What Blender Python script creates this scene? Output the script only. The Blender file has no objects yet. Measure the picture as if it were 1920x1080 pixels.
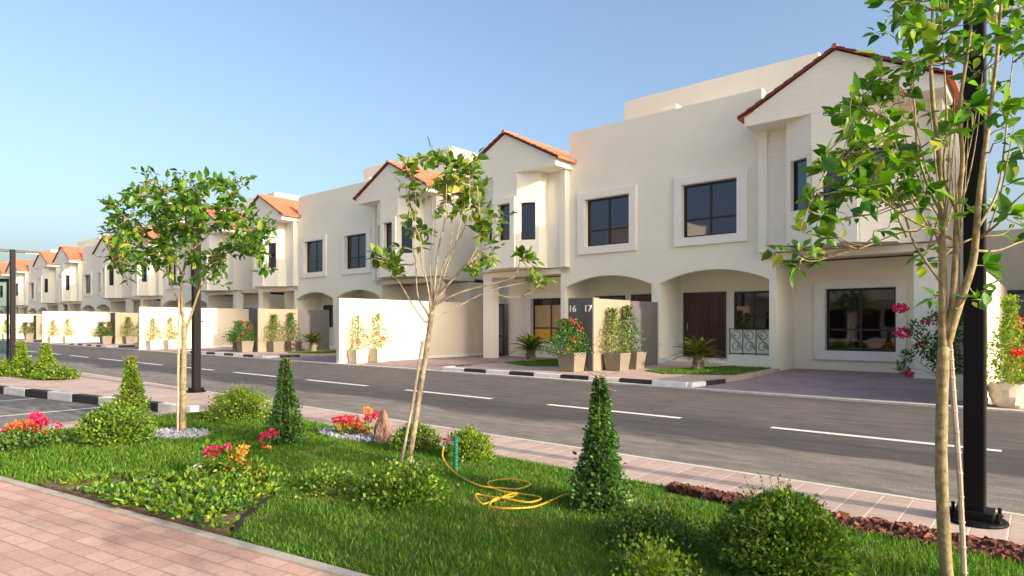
import bpy, bmesh, math, random
import numpy as np
from mathutils import Vector, Matrix
from mathutils.geometry import tessellate_polygon
random.seed(7); rng = np.random.default_rng(11)
R = math.radians
scene = bpy.context.scene
COL = scene.collection
# ------------------------------------------------------------------ camera maths (ground point under a pixel)
F = 1190.0; CH = 1.5; CC, SS = .6455, .7638
def gp(px, py, Z=0.0):
    d = (CH-Z)*F/(py-607); r = (px-960)/F*d
    return Vector((-CC*d+SS*r, SS*d+CC*r, Z))
def at(px, py, d):
    r = (px-960)/F*d
    return Vector((-CC*d+SS*r, SS*d+CC*r, CH+(607-py)*d/F))

# ------------------------------------------------------------------ materials
def new_mat(name):
    m = bpy.data.materials.new(name); m.use_nodes = True
    nt = m.node_tree; b = nt.nodes['Principled BSDF']
    return m, nt, b
def tex_coord(nt, scale=(1,1,1), rot=0, kind='Object'):
    tc = nt.nodes.new('ShaderNodeTexCoord'); mp = nt.nodes.new('ShaderNodeMapping')
    mp.inputs['Scale'].default_value = scale; mp.inputs['Rotation'].default_value = (0,0,rot)
    nt.links.new(tc.outputs[kind], mp.inputs['Vector']); return mp.outputs['Vector']
def noise(nt, vec, scale, detail=4, rough=.6):
    n = nt.nodes.new('ShaderNodeTexNoise'); n.inputs['Scale'].default_value = scale
    n.inputs['Detail'].default_value = detail; n.inputs['Roughness'].default_value = rough
    if vec is not None: nt.links.new(vec, n.inputs['Vector'])
    return n.outputs['Fac']
def ramp(nt, fac, stops):
    r = nt.nodes.new('ShaderNodeValToRGB'); el = r.color_ramp.elements
    while len(el) < len(stops): el.new(.5)
    for e, (p, c) in zip(el, stops):
        e.position = p; e.color = (*c, 1) if len(c) == 3 else c
    nt.links.new(fac, r.inputs['Fac']); return r.outputs['Color']
def mixc(nt, fac, a, b, mode='MIX'):
    m = nt.nodes.new('ShaderNodeMix'); m.data_type = 'RGBA'; m.blend_type = mode
    for s, v in ((m.inputs[0], fac), (m.inputs[6], a), (m.inputs[7], b)):
        if isinstance(v, (int, float)): s.default_value = v
        elif isinstance(v, tuple): s.default_value = (*v, 1)
        else: nt.links.new(v, s)
    return m.outputs[2]
def bump(nt, b, h, strength, dist=.01):
    n = nt.nodes.new('ShaderNodeBump'); n.inputs['Strength'].default_value = strength
    n.inputs['Distance'].default_value = dist
    nt.links.new(h, n.inputs['Height']); nt.links.new(n.outputs['Normal'], b.inputs['Normal'])
def plain(name, col, rough=.6, var=.12, sc=3., bs=.15, bsc=60., metal=0., bd=.005):
    m, nt, b = new_mat(name); v = tex_coord(nt)
    f = noise(nt, v, sc, 5)
    c0 = tuple(max(0, x*(1-var)) for x in col); c1 = tuple(min(1, x*(1+var)) for x in col)
    nt.links.new(ramp(nt, f, [(.3, c0), (.7, c1)]), b.inputs['Base Color'])
    b.inputs['Roughness'].default_value = rough; b.inputs['Metallic'].default_value = metal
    if bs: bump(nt, b, noise(nt, v, bsc, 3), bs, bd)
    return m
M = {}
# painted render: cream, faint streaks
def wall_mat(name, col, coursed=False):
    m, nt, b = new_mat(name); v = tex_coord(nt)
    f = noise(nt, v, .8, 6)
    c = ramp(nt, f, [(.3, tuple(x*.93 for x in col)), (.7, col)])
    vs = tex_coord(nt, (5, 5, .35)); st = noise(nt, vs, 1.5, 5, .7)
    c = mixc(nt, ramp(nt, st, [(.6, (0,0,0)), (.8, (.11,.11,.11))]), c, tuple(x*.66 for x in col))
    nt.links.new(c, b.inputs['Base Color']); b.inputs['Roughness'].default_value = .85
    if coursed:
        tc = nt.nodes.new('ShaderNodeTexCoord'); sx = nt.nodes.new('ShaderNodeSeparateXYZ'); cx = nt.nodes.new('ShaderNodeCombineXYZ')
        nt.links.new(tc.outputs['Object'], sx.inputs[0])
        ad = nt.nodes.new('ShaderNodeMath'); nt.links.new(sx.outputs['X'], ad.inputs[0]); nt.links.new(sx.outputs['Y'], ad.inputs[1])
        nt.links.new(ad.outputs[0], cx.inputs['X']); nt.links.new(sx.outputs['Z'], cx.inputs['Y'])
        br = nt.nodes.new('ShaderNodeTexBrick'); br.inputs['Scale'].default_value = 1
        br.inputs['Brick Width'].default_value = .6; br.inputs['Row Height'].default_value = .16
        br.inputs['Mortar Size'].default_value = .006; br.inputs['Mortar Smooth'].default_value = .5
        nt.links.new(cx.outputs[0], br.inputs['Vector']); inv = nt.nodes.new('ShaderNodeMath'); inv.operation = 'SUBTRACT'
        inv.inputs[0].default_value = 1; nt.links.new(br.outputs['Fac'], inv.inputs[1])
        c2 = mixc(nt, br.outputs['Fac'], c, tuple(x*.86 for x in col)); nt.links.new(c2, b.inputs['Base Color'])
        bump(nt, b, inv.outputs[0], .5, .006)
    else: bump(nt, b, noise(nt, v, 90, 3), .12, .004)
    return m
CREAM = (.89, .85, .70)
M['cream'] = wall_mat('cream render', CREAM)
M['clad'] = wall_mat('coursed cream cladding', (.88, .845, .72), True)
M['white'] = plain('off white trim', (.86, .82, .75), .8, .04)
M['fence'] = wall_mat('cream fence paint', (.77, .69, .545))
M['grey'] = plain('plain dark grey', (.115, .11, .115), .7, .08)
M['greytan'] = plain('taupe paint', (.36, .275, .20), .75, .06)
M['frame'] = plain('dark brown aluminium', (.012, .009, .008), .4, .2, bs=0)
M['wood'] = plain('dark brown door wood', (.045, .014, .009), .35, .35, 6, .2, 30)
M['iron'] = plain('black iron', (.012, .012, .012), .5, .2, bs=0)
M['steel'] = plain('steel', (.5, .5, .5), .3, .1, bs=0, metal=1)
M['bounce'] = wall_mat('cream render with bounce light', (.92, .855, .69))  # cream render, brighter and yellower: warm bounce light put into the colour
m, nt, b = new_mat('tinted reflective glass')
b.inputs['Base Color'].default_value = (.085, .083, .10, 1); b.inputs['Metallic'].default_value = 1; b.inputs['Roughness'].default_value = .03
bump(nt, b, noise(nt, tex_coord(nt), 1.2, 1), .12, .02); M['glass'] = m
M['blind'] = plain('tan roller blind', (.55, .36, .18), .6, .06, bs=0); M['blind2'] = plain('amber curtain', (.85, .42, .07), .6, .1, bs=0)
m, nt, b = new_mat('clear greenish glass')
b.inputs['Base Color'].default_value = (.62, .84, .78, 1); b.inputs['Transmission Weight'].default_value = 1
b.inputs['Roughness'].default_value = .0; b.inputs['IOR'].default_value = 1.02; M['clear'] = m
# clay tiles
M['tile'] = plain('terracotta tile', (.48, .15, .08), .75, .28, 9, .3, 40)
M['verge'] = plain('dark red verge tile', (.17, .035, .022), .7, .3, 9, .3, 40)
# pavers
def paver(name, c1, c2, mort, rot, w=.4, h=.2, off=.5):
    m, nt, b = new_mat(name); v = tex_coord(nt, rot=rot)
    br = nt.nodes.new('ShaderNodeTexBrick'); br.inputs['Scale'].default_value = 1
    br.inputs['Color1'].default_value = (*c1, 1); br.inputs['Color2'].default_value = (*c2, 1); br.inputs['Mortar'].default_value = (*mort, 1)
    br.inputs['Brick Width'].default_value = w; br.inputs['Row Height'].default_value = h
    br.inputs['Mortar Size'].default_value = .007; br.inputs['Mortar Smooth'].default_value = .3; br.inputs['Bias'].default_value = -.1
    br.offset = off; nt.links.new(v, br.inputs['Vector'])
    n1 = noise(nt, tex_coord(nt), .9, 6, .65)
    c = mixc(nt, 1., br.outputs['Color'], ramp(nt, n1, [(.28, (.72,.66,.64)), (.5, (1,1,1)), (.75, (1.0,1.02,1.05))]), 'MULTIPLY')
    n2 = noise(nt, tex_coord(nt), 45, 4)
    c = mixc(nt, 1., c, ramp(nt, n2, [(.3, (.8,.8,.8)), (.7, (1,1,1))]), 'MULTIPLY')
    nt.links.new(c, b.inputs['Base Color']); b.inputs['Roughness'].default_value = .85
    inv = nt.nodes.new('ShaderNodeMath'); inv.operation = 'SUBTRACT'; inv.inputs[0].default_value = 1; nt.links.new(br.outputs['Fac'], inv.inputs[1])
    ad = nt.nodes.new('ShaderNodeMath'); ad.operation = 'MULTIPLY_ADD'; nt.links.new(n2, ad.inputs[0]); ad.inputs[1].default_value = .35; nt.links.new(inv.outputs[0], ad.inputs[2])
    bump(nt, b, ad.outputs[0], .7, .006); return m
PROT = math.atan(.17)
M['paver'] = paver('pink pavers', (.48, .35, .295), (.57, .43, .37), (.70, .60, .52), R(90), .42, .21)
M['paver2'] = paver('red pavers', (.52, .315, .25), (.64, .43, .355), (.42, .27, .215), -PROT, .24, .12)
M['paver3'] = paver('driveway pavers', (.33, .235, .24), (.39, .29, .29), (.24, .18, .18), R(45), .3, .15)
m, nt, b = new_mat('asphalt')
v = tex_coord(nt); st = noise(nt, tex_coord(nt, (.12, .9, 1)), 1.6, 6, .6)
fine = noise(nt, v, 60, 3, .85); big = noise(nt, tex_coord(nt, (.35, 1, 1)), .8, 5)
sx = nt.nodes.new('ShaderNodeSeparateXYZ'); nt.links.new(v, sx.inputs[0])
# dusty strip by the near kerb, a dark worn band beside it, ordinary asphalt beyond, edges broken up by noise
wob = noise(nt, tex_coord(nt, (.45, 1, 1)), .75, 6, .62)
ma = nt.nodes.new('ShaderNodeMath'); ma.operation = 'MULTIPLY_ADD'; nt.links.new(wob, ma.inputs[0]); ma.inputs[1].default_value = 2.8; nt.links.new(sx.outputs['Y'], ma.inputs[2])
mr = nt.nodes.new('ShaderNodeMapRange'); mr.inputs[1].default_value = 7.4; mr.inputs[2].default_value = 15.4; nt.links.new(ma.outputs[0], mr.inputs[0])
c = ramp(nt, mr.outputs[0], [(.0, (.165,.148,.132)), (.20, (.185,.165,.145)), (.25, (.06,.054,.055)), (.36, (.05,.046,.048)), (.46, (.085,.076,.073)), (.8, (.10,.088,.082)), (1., (.085,.077,.074))])
st2 = noise(nt, tex_coord(nt, (.45, 1.6, 1)), 3.0, 9, .78)
c = mixc(nt, 1., c, ramp(nt, st2, [(.36, (.58,.58,.60)), (.5, (1,1,1)), (.64, (1.5,1.45,1.38))]), 'MULTIPLY')
c = mixc(nt, ramp(nt, noise(nt, tex_coord(nt, (.25, 1, 1)), .5, 4), [(.52, (0,0,0)), (.7, (.55,.55,.55))]), c, (.05,.045,.048))
c = mixc(nt, .85, c, ramp(nt, fine, [(.38, (.4,.4,.4)), (.62, (1.6,1.6,1.6))]), 'MULTIPLY')
nt.links.new(c, b.inputs['Base Color']); b.inputs['Roughness'].default_value = .8; bump(nt, b, fine, .5, .006); M['asphalt'] = m
M['paint'] = plain('worn white road paint', (.72, .70, .66), .7, .12, 14)
M['kwhite'] = plain('white kerb paint', (.74, .73, .70), .7, .14, 7)
M['kblack'] = plain('black kerb paint', (.022, .022, .026), .6, .4, 7)
M['conc'] = plain('pale concrete kerb', (.60, .54, .47), .85, .14, 6, .4, 80)
M['edgec'] = plain('weathered grey edging', (.40, .36, .31), .85, .2, 6, .4, 80)
M['sand'] = plain('sandy soil', (.50, .42, .32), .95, .2, 2)
M['soil'] = plain('brown soil', (.15, .095, .06), .95, .35, 12, .9, 40, bd=.03)
M['planter'] = plain('cream planter', (.66, .58, .46), .8, .07, 5)
M['plantergrey'] = plain('taupe planter', (.25, .205, .16), .8, .1, 5)
M['bark'] = plain('pale green brown bark', (.26, .21, .105), .8, .5, 22, .9, 60)
M['bark2'] = plain('grey tan bark', (.33, .27, .18), .8, .5, 22, .9, 60)
M['twig'] = plain('twig', (.30, .22, .13), .8, .3, 14, bs=0)
M['bamboo'] = plain('pale stake wood', (.42, .33, .27), .6, .2, 12)
M['post'] = plain('black powder coat', (.006, .006, .008), .5, .15, bs=0)
M['post'].node_tree.nodes['Principled BSDF'].inputs['Specular IOR Level'].default_value = .15
M['postlit'] = plain('sunlit black powder coat', (.035, .022, .022), .45, .15, bs=0)  # lit copy of the black coat, sunlit brown put into the colour
M['hose'] = plain('yellow hose', (.58, .34, .02), .4, .12, 4, bs=0)
M['green'] = plain('green pipe', (.0, .16, .10), .4, .2, 30, bs=.2)
M['redv'] = plain('red valve', (.55, .03, .02), .4, .1, bs=0)
M['rock'] = plain('pink rock', (.34, .18, .145), .9, .3, 14, 1., 22, bd=.03)
M['pebble'] = plain('grey white pebbles', (.30, .31, .35), .8, .45, 22, .4, 80)
M['edging'] = plain('black edging', (.015, .013, .012), .6, .3)
def leafmat(name, c1, c2, c3=None, trans=.35, rough=.5):
    m, nt, b = new_mat(name); g = nt.nodes.new('ShaderNodeNewGeometry')
    st = [(0, c1), (.45, tuple((p+q)*.42 for p, q in zip(c1, c2))), (.84, c2)] + ([(1, c3)] if c3 else [])
    c = ramp(nt, g.outputs['Random Per Island'], st)
    nt.links.new(c, b.inputs['Base Color']); b.inputs['Roughness'].default_value = rough
    t = nt.nodes.new('ShaderNodeBsdfTranslucent'); hs = nt.nodes.new('ShaderNodeHueSaturation')
    hs.inputs['Value'].default_value = 1.6; hs.inputs['Saturation'].default_value = 1.1; nt.links.new(c, hs.inputs['Color']); nt.links.new(hs.outputs[0], t.inputs['Color'])
    mx = nt.nodes.new('ShaderNodeMixShader'); mx.inputs[0].default_value = trans
    nt.links.new(b.outputs[0], mx.inputs[1]); nt.links.new(t.outputs[0], mx.inputs[2])
    nt.links.new(mx.outputs[0], nt.nodes['Material Output'].inputs['Surface']); return m
M['leaf'] = leafmat('tree leaf', (.022, .095, .010), (.13, .30, .022), (.38, .44, .06), .38, .38)
M['leaf2'] = leafmat('tree leaf olive', (.05, .14, .014), (.19, .31, .03), (.42, .38, .07), .35, .4)
M['box'] = leafmat('clipped shrub leaf', (.04, .12, .010), (.17, .30, .022), (.42, .44, .06), .3)
M['dark'] = leafmat('dark shrub leaf', (.025, .08, .012), (.09, .19, .02), (.2, .3, .03), .25)
M['vine'] = leafmat('vine leaf', (.025, .09, .015), (.08, .21, .028), (.18, .32, .04), .25)
M['light'] = leafmat('light green leaf', (.09, .20, .015), (.26, .38, .03), (.46, .46, .06), .35)
M['grass'] = leafmat('grass blade', (.045, .145, .006), (.115, .26, .009), (.30, .33, .05), .35, .6)
nt = M['grass'].node_tree; cr = [n for n in nt.nodes if n.type == 'VALTORGB'][0]
dry = mixc(nt, ramp(nt, noise(nt, tex_coord(nt), 1.9, 5, .65), [(.54, (0,0,0)), (.72, (.75,.75,.75))]), cr.outputs['Color'], (.27, .235, .06))
for n in nt.nodes:
    if n.type == 'BSDF_PRINCIPLED': nt.links.new(dry, n.inputs['Base Color'])
    if n.type == 'HUE_SAT': nt.links.new(dry, n.inputs['Color'])
M['palm'] = leafmat('cycad frond', (.06, .10, .015), (.20, .21, .03), (.38, .32, .05), .25)
M['fpink'] = leafmat('magenta bract', (.55, .01, .10), (.75, .03, .16), None, .35)
M['fred'] = leafmat('red bract', (.60, .02, .03), (.80, .07, .06), None, .35)
M['fcoral'] = leafmat('coral bract', (.75, .12, .05), (.85, .25, .12), None, .35)
M['forange'] = leafmat('orange bract', (.80, .30, .04), (.85, .48, .12), None, .35)
M['fwhite'] = leafmat('white flower', (.75, .72, .55), (.8, .8, .7), None, .3)
M['mulch'] = leafmat('red brown bark chip', (.06, .018, .010), (.17, .05, .028), (.26, .09, .055), .0, .85)
m, nt, b = new_mat('lawn soil and thatch')
v = tex_coord(nt); c = ramp(nt, noise(nt, v, 2.2, 6), [(.3, (.045,.12,.012)), (.62, (.08,.17,.018)), (.8, (.2,.18,.05))])
nt.links.new(c, b.inputs['Base Color']); b.inputs['Roughness'].default_value = 1; bump(nt, b, noise(nt, v, 70, 4), 1, .03); M['lawn'] = m

# ------------------------------------------------------------------ mesh building
class MB:
    def __init__(s): s.v = []; s.f = []; s.m = []
    def add(s, vs, fs, mi=0):
        n = len(s.v); s.v += [tuple(map(float, p)) for p in vs]; s.f += [tuple(i+n for i in f) for f in fs]; s.m += [mi]*len(fs)
    def box(s, a, b, mi=0):
        x0,x1 = sorted((a[0],b[0])); y0,y1 = sorted((a[1],b[1])); z0,z1 = sorted((a[2],b[2]))
        s.add([(x0,y0,z0),(x1,y0,z0),(x1,y1,z0),(x0,y1,z0),(x0,y0,z1),(x1,y0,z1),(x1,y1,z1),(x0,y1,z1)],
              [(3,2,1,0),(4,5,6,7),(0,1,5,4),(1,2,6,5),(2,3,7,6),(3,0,4,7)], mi)
    def ext(s, loops, O, U, N, t0, t1, mi=0):            # 2D loops (u, z), extruded along N
        O, U, N = Vector(O), Vector(U), Vector(N); Z = Vector((0,0,1))
        if abs(N.z) > .5: Z = N.cross(U)
        tri = tessellate_polygon([[Vector((p[0], p[1], 0)) for p in l] for l in loops])
        fl = [p for l in loops for p in l]; n = len(fl)
        vs = [O+U*p[0]+Z*p[1]+N*t for t in (t0, t1) for p in fl]
        fs = [tuple(t) for t in tri] + [tuple(i+n for i in reversed(t)) for t in tri]
        k = 0
        for l in loops:
            for i in range(len(l)):
                j = (i+1) % len(l); fs.append((k+i, k+j, k+j+n, k+i+n))
            k += len(l)
        s.add(vs, fs, mi)
    def slab(s, pts, z0, z1, mi=0):                       # plan polygon
        n = len(pts); vs = [(p[0],p[1],z0) for p in pts]+[(p[0],p[1],z1) for p in pts]
        tri = tessellate_polygon([[Vector((p[0], p[1], 0)) for p in pts]])
        fs = [tuple(t) for t in tri]+[tuple(i+n for i in reversed(t)) for t in tri]+[(i,(i+1)%n,(i+1)%n+n,i+n) for i in range(n)]
        s.add(vs, fs, mi)
    def sheet(s, pts, z, mi=0):
        tri = tessellate_polygon([[Vector((p[0], p[1], 0)) for p in pts]])
        s.add([(p[0],p[1],z) for p in pts], [tuple(t) for t in tri], mi)
    def tube(s, pts, rad, n=6, mi=0, cap=True):
        pts = [Vector(p) for p in pts]
        if not hasattr(rad, '__len__'): rad = [rad]*len(pts)
        vs = []; ref = Vector((.31,.2,.93)).normalized(); 
        for i, p in enumerate(pts):
            d = (pts[min(i+1,len(pts)-1)]-pts[max(i-1,0)]).normalized()
            a = d.cross(ref)
            if a.length < .1: a = d.cross(Vector((1,0,0)))
            a.normalize(); b = d.cross(a)
            vs += [p+(a*math.cos(2*math.pi*k/n)+b*math.sin(2*math.pi*k/n))*rad[i] for k in range(n)]
        fs = [(i*n+k, i*n+(k+1)%n, (i+1)*n+(k+1)%n, (i+1)*n+k) for i in range(len(pts)-1) for k in range(n)]
        if cap: fs += [tuple(range(n-1,-1,-1)), tuple((len(pts)-1)*n+k for k in range(n))]
        s.add(vs, fs, mi)
    def lathe(s, prof, c=(0,0,0), n=16, mi=0):            # [(r, z)]
        vs = [(c[0]+r*math.cos(2*math.pi*k/n), c[1]+r*math.sin(2*math.pi*k/n), c[2]+z) for r, z in prof for k in range(n)]
        fs = [(i*n+k, i*n+(k+1)%n, (i+1)*n+(k+1)%n, (i+1)*n+k) for i in range(len(prof)-1) for k in range(n)]
        fs += [tuple(range(n-1,-1,-1)), tuple((len(prof)-1)*n+k for k in range(n))]
        s.add(vs, fs, mi)
    def leaves(s, P, D, N, L, W, mi=0, fold=.18, six=True):
        P = np.asarray(P, float); D = np.asarray(D, float); N = np.asarray(N, float)
        n = len(P)
        if n == 0: return
        D /= np.linalg.norm(D, axis=1)[:,None]+1e-9
        S = np.cross(D, N); S /= np.linalg.norm(S, axis=1)[:,None]+1e-9; N = np.cross(S, D)
        L = np.broadcast_to(L, (n,))[:,None]; W = np.broadcast_to(W, (n,))[:,None]
        if six:
            cv = rng.uniform(-.02, .34, n)[:,None]; tw_ = rng.uniform(-.25, .25, n)[:,None]
            def at_(f, w): return P+D*L*f+S*W*w*(1+tw_*f)+N*(W*fold*abs(w)*2-L*cv*f*f+W*tw_*w*f)
            q = [P, at_(.33,0), at_(.66,0), at_(1,0), at_(.13,.30), at_(.36,.5), at_(.63,.40), at_(.84,.17), at_(.13,-.30), at_(.36,-.5), at_(.63,-.40), at_(.84,-.17)]
            fs = [(0,4,5,1),(1,5,6,2),(2,6,7,3),(0,1,9,8),(1,2,10,9),(2,3,11,10)]
        else:
            q = [P, P+D*L*.45+S*W*.5, P+D*L, P+D*L*.45-S*W*.5]; fs = [(0,1,2,3)]
        k = len(q); V = np.stack(q, 1).reshape(-1,3); b = len(s.v)
        s.v += [tuple(x) for x in V.tolist()]
        base = (np.arange(n)*k+b).tolist()
        for f in fs: s.f += [tuple(o+i for i in f) for o in base]
        s.m += [mi]*(n*len(fs))
    def build(s, name, mats, parent=None, smooth=False, recalc=True, bevel=0):
        me = bpy.data.meshes.new(name); me.from_pydata(s.v, [], s.f)
        if not isinstance(mats, (list, tuple)): mats = [mats]
        for m in mats: me.materials.append(m)
        if len(mats) > 1: me.polygons.foreach_set('material_index', s.m)
        if smooth: me.polygons.foreach_set('use_smooth', [True]*len(s.f))
        if recalc:
            bm = bmesh.new(); bm.from_mesh(me); bmesh.ops.recalc_face_normals(bm, faces=bm.faces); bm.to_mesh(me); bm.free()
        me.update()
        o = bpy.data.objects.new(name, me); COL.objects.link(o)
        if parent: o.parent = parent
        if bevel:
            bv = o.modifiers.new('bevel', 'BEVEL'); bv.width = bevel; bv.segments = 2; bv.limit_method = 'ANGLE'
        return o
def tag(o, label=None, cat=None, group=None, kind=None):
    if label: o['label'] = label
    if cat: o['category'] = cat
    if group: o['group'] = group
    if kind: o['kind'] = kind
    return o
def thing(name, label, cat, loc=(0,0,0), rz=0, group=None):
    o = bpy.data.objects.new(name, None); COL.objects.link(o); o.empty_display_size = .2
    o.location = loc; o.rotation_euler = (0,0,rz); return tag(o, label, cat, group)
KIDS = {}
def copy_tree(o, parent=None):
    c = o.copy(); COL.objects.link(c)
    if parent: c.parent = parent
    for ch in [x for x in scene.objects if x.parent == o]: copy_tree(ch, c)
    return c
def dup(o, loc, label, rz=None, sc=None):
    c = copy_tree(o); c.location = loc; c['label'] = label
    if rz is not None: c.rotation_euler[2] = rz
    if sc is not None: c.scale = (sc, sc, sc) if not hasattr(sc, '__len__') else sc
    return c
def unit(n):
    v = rng.normal(size=(n,3)); return v/np.linalg.norm(v, axis=1)[:,None]

# ------------------------------------------------------------------ ground and road
def ground(name, pts, z, mat, kind='structure'):
    m = MB(); m.sheet(pts, z); o = m.build(name, mat, recalc=False)
    me = o.data
    if me.polygons[0].normal.z < 0: me.flip_normals()
    return tag(o, kind=kind)
ground('ground', [(-900,-900),(900,-900),(900,900),(-900,900)], -.03, M['sand'])
YR0, YR1 = 6.14, 13.6
ground('road', [(-260,YR0),(60,YR0),(60,YR1),(-260,YR1)], 0, M['asphalt'])
# parking bay area on the left (its own axes, turned about ten degrees)
UX = Vector((math.cos(math.atan(.184)), math.sin(math.atan(.184)), 0)); VY = Vector((-UX.y, UX.x, 0))
PK = Vector((-11.2, 4.42, 0))
def pk(u, v): return PK+UX*u+VY*v
def pk2(u, v): p = pk(u, v); return (p.x, p.y)
ground('parking_area', [pk2(-60,-25), (-11.15,-8), (-11.15,4.2), pk2(-.15,0), pk2(-60,0)], 0, M['asphalt'])
tag(MB() or None, None) if False else None
def line(name, a, b, w, z=.004):
    a, b = Vector(a), Vector(b); d = (b-a).normalized(); n = Vector((-d.y, d.x, 0))*w/2
    m = MB(); m.add([(a-n)+Vector((0,0,z)), (b-n)+Vector((0,0,z)), (b+n)+Vector((0,0,z)), (a+n)+Vector((0,0,z))], [(0,1,2,3)])
    return m.build(name, M['paint'], recalc=False)
lm = MB()
for k in range(-40, 6):
    x1 = -.42+4.03*k; lm.add([(x1-2.64, 9.35, .004), (x1, 9.35, .004), (x1, 9.49, .004), (x1-2.64, 9.49, .004)], [(0,1,2,3)])
tag(lm.build('lane_marking', M['paint'], recalc=False), kind='structure')
lm = MB()
for x in (-12.95, -15.5, -18.05, -20.6):
    y1 = 4.0+(x+13)*.184
    lm.add([(x-.05, y1-5, .004), (x+.05, y1-5, .004), (x+.05, y1, .004), (x-.05, y1, .004)], [(0,1,2,3)])
tag(lm.build('parking_marking', M['paint'], recalc=False), kind='structure')
# near pavement: between road and lawn / parking, raised a little
ZP = .06
def edgeY(x): return 1.46+(x+7.56)*.17                  # near path edge
pm = MB()
pm.slab([(-260, 6.08), (-260, -40), pk2(-60, .14), pk2(-.02, .14), (-11.0, 4.2), (-11.0, -10), (-9.9, -10), (-9.9, 2.8), (-10.35, 3.8), (-10.45, 4.75), (-8.8, 5.2), (-7.8, 5.17), (30, 5.17), (30, 6.08)], -.02, ZP)
tag(pm.build('pavement', M['paver']), kind='structure')
km = MB(); km.box((-260, 6.08, -.02), (60, 6.14, ZP+.008)); km.box((-11.0, -10, -.02), (-11.15, 4.2, .03))
tag(km.build('kerb_strip', M['conc'], bevel=.01), kind='structure')
# striped kerb round the parking
def stripes(name, pts_uv, fn, z0, z1, th, seg, start=0):
    mb = MB(); i = start
    (u0, u1) = pts_uv
    u = u1
    while u > u0+.01:
        ue = max(u-seg, u0); g = .006
        a, b_ = fn(u-g, 0), fn(ue+g, 0); c, d = fn(ue+g, th), fn(u-g, th)
        vs = [(a[0],a[1],z0),(b_[0],b_[1],z0),(c[0],c[1],z0),(d[0],d[1],z0),(a[0],a[1],z1),(b_[0],b_[1],z1),(c[0],c[1],z1),(d[0],d[1],z1)]
        mb.add(vs, [(3,2,1,0),(4,5,6,7),(0,1,5,4),(1,2,6,5),(2,3,7,6),(3,0,4,7)], i % 2); i += 1; u = ue
    return tag(mb.build(name, [M['kwhite'], M['kblack']], bevel=.012), kind='structure')
stripes('parking_kerb', (-40, .55), lambda u, v: pk2(u, v), -.01, .15, .15, .93)
# near path at the lower left
e = [(-60, edgeY(-60)), (20, edgeY(20))]
pm = MB(); pm.slab([(-60,-60), (20,-60), (20, edgeY(20)-.075), (-9.9, edgeY(-9.9)-.075), (-9.9,-12), (-60,-12)], -.02, .05)
tag(pm.build('garden_path', M['paver2']), kind='structure')
pm = MB(); pm.slab([(-9.9, edgeY(-9.9)-.075), (20, edgeY(20)-.075), (20, edgeY(20)), (-9.9, edgeY(-9.9))], -.02, .068)
tag(pm.build('path_edging', M['edgec'], bevel=.008), kind='structure')
# far side paving, house by house
YF = 20.05; XC0 = -10.42; PER = 19.1
pm = MB(); pm.slab([(-260, 13.76), (60, 13.76), (60, 24), (-260, 24)], -.02, .035)
tag(pm.build('driveway', M['paver3']), kind='structure')
km = MB(); km.box((-260, 13.6, -.02), (60, 13.76, .045)); tag(km.build('flush_kerb', M['conc'], bevel=.01), kind='structure')

# ------------------------------------------------------------------ lawn
LAWN = [(-10.35,4.75),(-10.25,3.8),(-9.85,2.8),(-9.85,edgeY(-9.85)),(12,edgeY(12)),(12,5.17),(-7.8,5.17),(-8.8,5.2)]
def lawn_h(x, y):
    return .05+.05*np.clip((5.2-y)/1.0, 0, 1)*np.clip((y-edgeY(x))/.8, 0, 1)+.012*np.sin(1.7*x)*np.cos(2.1*y)
def inpoly(x, y, P):
    r = np.zeros(len(x), bool); n = len(P)
    for i in range(n):
        x0,y0 = P[i]; x1,y1 = P[(i+1)%n]
        c = ((y0 > y) != (y1 > y)) & (x < (x1-x0)*(y-y0)/(y1-y0+1e-12)+x0); r ^= c
    return r
BED = [(-6.8,edgeY(-6.8)+.004),(-6.45,2.15),(-5.9,2.5),(-5.45,3.05),(-5.1,3.0),(-4.45,2.2),(-4.25,edgeY(-4.25)+.004)]
gm = MB(); m_ = MB(); m_.slab(LAWN, -.02, .05); 
# base as a soft grid cut to the lawn outline
gx = np.arange(-10.4, 12.01, .12); gy = np.arange(.9, 5.3, .12)
vid = {}
def lv(x, y):
    k = (round(x,3), round(y,3))
    if k not in vid: vid[k] = len(gm.v); gm.v.append((x, y, float(lawn_h(x, y))))
    return vid[k]
tops = MB()
tops.slab(LAWN, -.02, .045)
tag(tops.build('lawn_base', M['lawn']), kind='structure')
for x in gx[:-1]:
    for y in gy[:-1]:
        c = [(x,y),(x+.12,y),(x+.12,y+.12),(x,y+.12)]
        X_ = np.array([p[0] for p in c]); Y_ = np.array([p[1] for p in c])
        if inpoly(X_, Y_, LAWN).all() and not inpoly(X_, Y_, BED).all(): gm.f.append(tuple(lv(*p) for p in c)); gm.m.append(0)
tag(gm.build('lawn_mound', M['lawn'], smooth=True, recalc=False), kind='structure')
def blades(n, x0, x1, y0, y1, hmin, hmax, w, mask=None):
    x = rng.uniform(x0, x1, n); y = rng.uniform(y0, y1, n); ok = inpoly(x, y, LAWN) & ~inpoly(x, y, BED)
    if mask is not None: ok &= mask(x, y)
    x, y = x[ok], y[ok]; k = len(x); z = lawn_h(x, y)-.005
    P = np.stack([x, y, z], 1); D = np.stack([rng.normal(0,.42,k), rng.normal(0,.42,k), np.ones(k)], 1)
    patch = .55+.45*np.sin(3.1*x+1.3*np.sin(2.3*y))*np.sin(2.7*y+x)
    L = rng.uniform(hmin, hmax, k)*(.75+.45*patch)
    return P, D, unit(k), L, np.full(k, w)
gr = MB()
stone_rings = [((-8.45,3.45),.55,.32),((-6.75,4.85),.62,.28)]
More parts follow.
